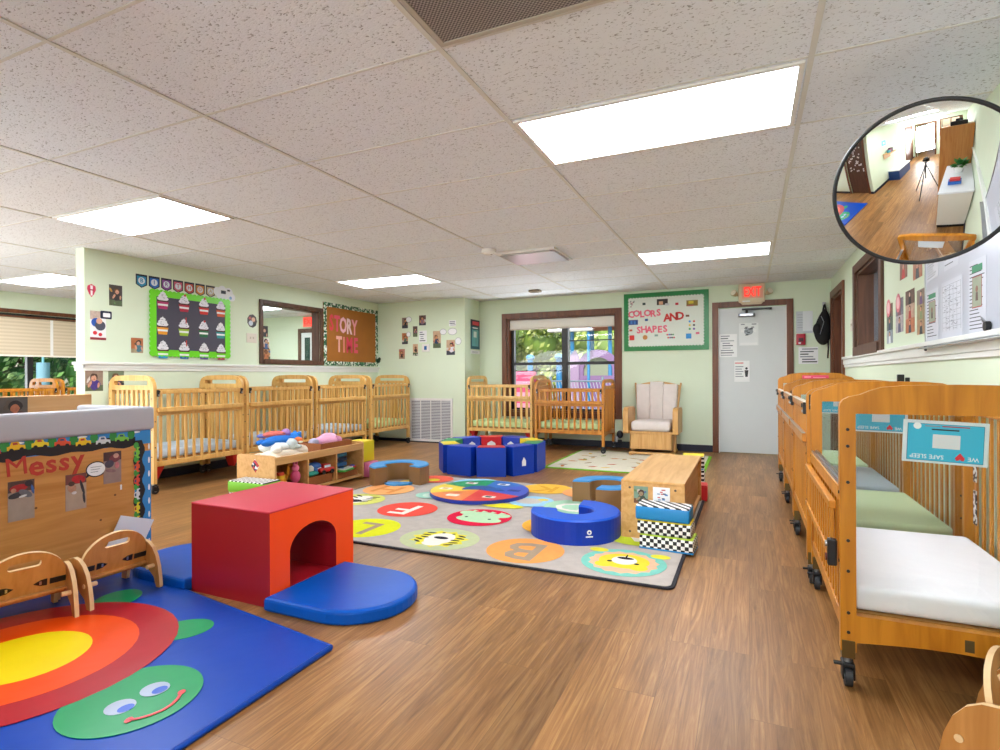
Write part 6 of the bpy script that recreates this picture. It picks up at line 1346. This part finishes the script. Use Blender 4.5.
t = thing('wall_shelf', 'small wooden wall shelf in the hall behind the camera', 'shelf', (-1.69, -1.35, 1.25)); MB().box(0, .28, -.3, .3, 0, .03, LT, .004).build('board', t); MB().box(0, .02, -.25, .25, -.2, 0, LT).build('bracket', t)
b = MB()
for k, c in enumerate(('#2a2c34', '#8c3a5c', '#2f8c9a')): b.box(-.08 + .02 * k, .08, -.15 + .1 * k, -.06 + .1 * k, 0, .16 - .03 * k, mat(c, .5), .006)
tag(b.build('folder_stack', None, (-1.57, -1.35, 1.281)), 'dark folders on the small hall shelf', 'folders')
b = MB(); b.box(0, .008, -.3, .3, -.38, .38, mat('#e4e2e6', .4)); b.box(.008, .01, -.26, .26, -.33, .33, mat('#c9b4bc', .5, noise=.2, nscale=9)); tag(b.build('hall_poster', None, (-1.70, -2.6, 1.65)), 'framed pale poster in the hall behind the camera', 'poster')
b = MB(); b.box(0, .004, -.14, .14, -.1, .1, mat('#4ab8d8', .4)); b.box(.004, .006, -.05, .05, -.04, .04, PAPER); tag(b.build('hall_notice', None, (-1.70, -1.2, 1.72)), 'blue notice on the hall wall behind the camera', 'poster')
t = thing('camera_tripod', 'black camera on a tripod reflected in the round mirror', 'tripod', (0, -.10, 0))
for a in (100, 215, 325):
    d = Vector((math.cos(R_(a)), math.sin(R_(a)), 0)); b = MB(); b.tube([tuple(d * .03 + Vector((0, 0, .93))), tuple(d * .2 + Vector((0, 0, .5))), tuple(d * .4 + Vector((0, 0, .0)))], .013, BLACK); b.cyl(d * .19 + Vector((0, 0, .52)), d * .22 + Vector((0, 0, .46)), .018, GREYM); b.build('leg', t)
b = MB(); b.cyl((0, 0, .55), (0, 0, 1.03), .016, BLACK); b.cyl((0, 0, .90), (0, 0, .96), .04, BLACK); b.cyl((0, 0, 1.0), (0, 0, 1.055), .03, GREYM); b.build('centre_column', t)
b = MB(); d_ = _F; M_ = Matrix((_R, _F, _U)).transposed().to_4x4(); M_.translation = (0, -.02, 0)
b.box(-.07, .07, -.06, .02, 1.06, 1.16, BLACK, .012, M=M_, seg=3); b.box(-.03, .03, -.05, .01, 1.16, 1.185, BLACK, .008, M=M_); b.cyl(M_ @ Vector((0, .02, 1.11)), M_ @ Vector((0, .085, 1.115)), .035, BLACK, n=20); b.build('camera_body', t)

# ------------------------------------------------------------------ outdoors
struct(MB().box(-45, 45, 9.45, 60, -.35, -.2, mat('#8a7a5c', .95, noise=.25, nscale=2)).build('ground'))
struct(MB().box(-60, FX - .25, -30, 9.4, -.35, -.2, mat('#7c8a50', .95, noise=.25, nscale=2)).build('ground_2'))
LEAF = [mat('#a3bd4a', .55), mat('#c3d070', .55), mat('#7d9c3a', .55), mat('#dde3a2', .55)]
LEAFD = [mat('#5c9a48', .55), mat('#7cb45c', .55), mat('#41783a', .55), mat('#a6cc80', .55)]
def tree(label, loc, h, rx, rz_, n, pal, seed, grp, ls=.12):
    rnd = random.Random(seed); t = thing('tree', label, 'tree', loc, 0, grp)
    b = MB(); tr = mat('#5a4632', .9, noise=.2); b.tube([(0, 0, 0), (.05, .03, h * .4), (-.04, 0, h * .8)], [.14, .11, .06], tr)
    for k in range(5):
        a = rnd.uniform(0, 6.28); b.tube([(0, 0, h * (.3 + .1 * k)), (math.cos(a) * rx * .5, math.sin(a) * rx * .4, h * (.45 + .1 * k))], [.05, .02], tr, 6)
    b.build('trunk', t)
    c = MB(); cl = [(rnd.gauss(0, .5) * rx, rnd.gauss(0, .4) * rx, h * .62 + rnd.uniform(-.75, .75) * rz_, rnd.uniform(.3, .55) * rx) for _ in range(16)]
    for i in range(n):
        q = cl[i % 16]; u = Vector((rnd.gauss(0, 1), rnd.gauss(0, 1), rnd.gauss(0, 1))).normalized(); p = Vector(q[:3]) + u * q[3] * rnd.uniform(.75, 1.0)
        a = (u + Vector((rnd.uniform(-.8, .8), rnd.uniform(-.8, .8), rnd.uniform(-.8, .8)))).normalized(); x = a.orthogonal().normalized(); y = a.cross(x); s_ = ls * rnd.uniform(.6, 1.3)
        c.add([p - x * s_, p + y * s_ * .45, p + x * s_, p - y * s_ * .45], [(0, 1, 2, 3)], pal[i % 4 if rnd.random() < .6 else rnd.randrange(4)])
    for q in cl: c.ell(q[:3], (q[3] * .72,) * 3, pal[2], 10, 7)
    c.build('crown', t)
gt = 'trees beyond the playground'
tree('light green tree behind the bare window pane of the playground', (-7.2, 19.0, -.2), 4.8, 2.0, 1.9, 3200, LEAF, 1, gt)
tree('light green tree between the play structure and the window mullion', (-4.4, 20.5, -.2), 4.8, 2.0, 1.9, 3200, LEAF, 2, gt)
tree('yellow green tree behind the blue play posts', (-1.7, 21, -.2), 5.2, 2.0, 2.0, 3000, LEAF, 3, gt)
tree('yellow green bush tree low beside the purple arch', (-9.6, 20.0, -.2), 4.6, 1.9, 1.8, 2600, LEAF, 4, gt)
tree('low yellow green tree far behind the pink panel', (-3.0, 24, -.2), 4.0, 2.4, 1.6, 1800, LEAF, 9, gt)
t = thing('hedge', 'long dark green hedge closing off the playground', 'hedge', (-5.5, 25.5, -.2))
b = MB(); rnd = random.Random(77)
for k in range(26): b.ell((-8 + 16 * k / 25, rnd.uniform(-.3, .3), 1.5 + rnd.uniform(-.2, .3)), (.8, .7, 1.6), LEAF[2], 10, 7)
for i in range(5000):
    x, z_ = rnd.uniform(-8.4, 8.4), rnd.uniform(0, 3.4); p = Vector((x, -.75 - rnd.uniform(0, .25), z_)); a = Vector((rnd.uniform(-.6, .6), -1, rnd.uniform(-.3, .9))).normalized(); xx = a.orthogonal().normalized(); y_ = a.cross(xx); s_ = rnd.uniform(.09, .2)
    b.add([p - xx * s_, p + y_ * s_ * .5, p + xx * s_, p - y_ * s_ * .5], [(0, 1, 2, 3)], LEAF[rnd.choice((0, 0, 1, 2, 2, 3))])
b.build('foliage', t); b = MB()
for k in range(9): b.cyl((-7.5 + 1.9 * k, 0, 0), (-7.5 + 1.9 * k, 0, 1.2), .07, mat('#5a4632', .9))
b.build('stem', t)
gt2 = 'trees beyond the far room window'
tree('dark green tree right outside the far room window', (-14.5, 6.8, -.2), 4.0, 1.6, 1.9, 3600, LEAFD, 5, gt2, .085)
tree('dense dark green tree beyond the far room blind', (-15.0, 4.4, -.2), 3.8, 1.7, 1.9, 3600, LEAFD, 6, gt2, .085)
tree('broad green tree beside the light blue post outside', (-15.8, 9.4, -.2), 4.2, 1.9, 1.9, 3200, LEAFD, 7, gt2, .085)
tree('green tree at the open end of the far room window', (-14.5, 2.0, -.2), 3.8, 1.6, 1.9, 3000, LEAFD, 8, gt2, .085)
# play structure
PB = mat('#2f8cc8', .4); PUR = mat('#8a6a9c', .6); PUL = mat('#a98fb4', .6); ORR = mat('#d8623c', .5)
t = thing('play_structure', 'blue posted play structure with purple arch panels outside the window', 'playground structure', (-3.35, 12.2, -.2))
for x, y in ((-.32, 0), (-.02, .4), (.55, 0), (-.32, 1.8), (1.35, 1.8)): MB().cyl((x, y, 0), (x, y, 2.95), .045, PB, n=14).build('post', t)
b = MB(); b.prism([(-.25, 0), (.75, 0), (.75, 1.5)] + arc(.28, 1.5, .47, 0, 180, 14, .40)[1:-1] + [(-.19, 1.5), (-.25, 1.5)], -.05, .02, PUR, 'xz', holes=[arc(.28, 1.45, .33, 0, 180, 12, .28) + [(-.05, 1.32), (.61, 1.32)]]); b.build('arch_panel', t)
b = MB(); b.prism(arc(.28, 1.45, .34, 0, 180, 12, .29) + [(-.06, 1.32), (.62, 1.32)], .03, .06, mat('#8f9a84', .6), 'xz'); b.prism([(-.34, 0), (-.14, 0), (-.14, 1.75), (-.22, 1.90), (-.34, 1.78)], -.10, -.05, PUL, 'xz'); b.build('side_panel', t)
b = MB(); b.box(-.36, 1.45, .05, 1.9, .75, .85, mat('#7c6c8c', .6)); b.build('deck', t)
b = MB(); b.add([(-.6, -.4, 2.42), (1.7, -.4, 2.38), (1.7, 2.2, 2.5), (-.6, 2.2, 2.5), (.5, .9, 3.2)], [(0, 1, 4), (1, 2, 4), (2, 3, 4), (3, 0, 4), (0, 3, 2, 1)], ORR); b.build('roof', t)
b = MB(); b.box(-.72, .30, -.6, -.45, 2.28, 2.35, WHITE, .03); b.cyl((.2, -.52, 0), (.2, -.52, 2.28), .03, PB); tag(b.build('shade_beam', None, (-3.35, 12.2, -.2)), 'white shade beam on a thin blue pole outside the window', 'beam')
FEN = mat('#7c8c9c', .6)
b = MB()
for k in range(36): b.cyl((-.7 + .07 * k, 0, 0), (-1.0 + .07 * k, 0, 1.2), .008, mat('#b4bcc8', .4), n=6)
for z_ in (.1, .6, 1.2): b.cyl((-.75, 0, z_), (1.8, 0, z_), .02, FEN)
for x in (-.75, 0.4, 1.8): b.cyl((x, 0, 0), (x, 0, 1.3), .03, FEN)
tag(b.build('playground_fence', None, (-3.2, 11.5, -.2)), 'pale wire fence before the purple play structure', 'fence')
t = thing('pink_slide', 'pink plastic play panel outside behind the corner crib', 'playground structure', (-4.75, 11.75, -.2)); 
b = MB(); PKP = mat('#e0507c', .45); b.box(-.35, .35, -.1, .1, 0, 1.42, PKP, .04); b.box(.38, .72, -.1, .1, 0, 1.05, PKP, .04); b.build('panel', t)
b = MB(); 
for z_ in (1.15, .9, .65): b.box(-.28, .28, -.115, -.1, z_ - .05, z_ + .05, mat('#f0a0b8', .5), .01)
b.build('ridge', t)
for x, y, nm in ((-4.85, 12.6, 'blue capped post beside the pink panel outside'), (-4.05, 12.4, 'taller blue capped post before the trees outside')):
    t = thing('play_post', nm, 'post', (x, y, -.2), 0, 'blue capped posts'); MB().cyl((0, 0, 0), (0, 0, 1.75), .07, PB, n=14).build('pole', t); b = MB(); b.ell((0, 0, 1.76), (.11, .11, .08), mat('#7ab8e0', .4)); b.build('cap', t)
t = thing('blue_pole', 'light blue pole with a wide sleeve outside the far room window', 'post', (-12.5, 6.16, -.2)); MB().cyl((0, 0, 0), (0, 0, 2.6), .02, mat('#8cd0da', .45), n=12).build('pole', t); MB().cyl((0, 0, .7), (0, 0, 1.62), .105, mat('#93c4dc', .5), n=18).build('sleeve', t)
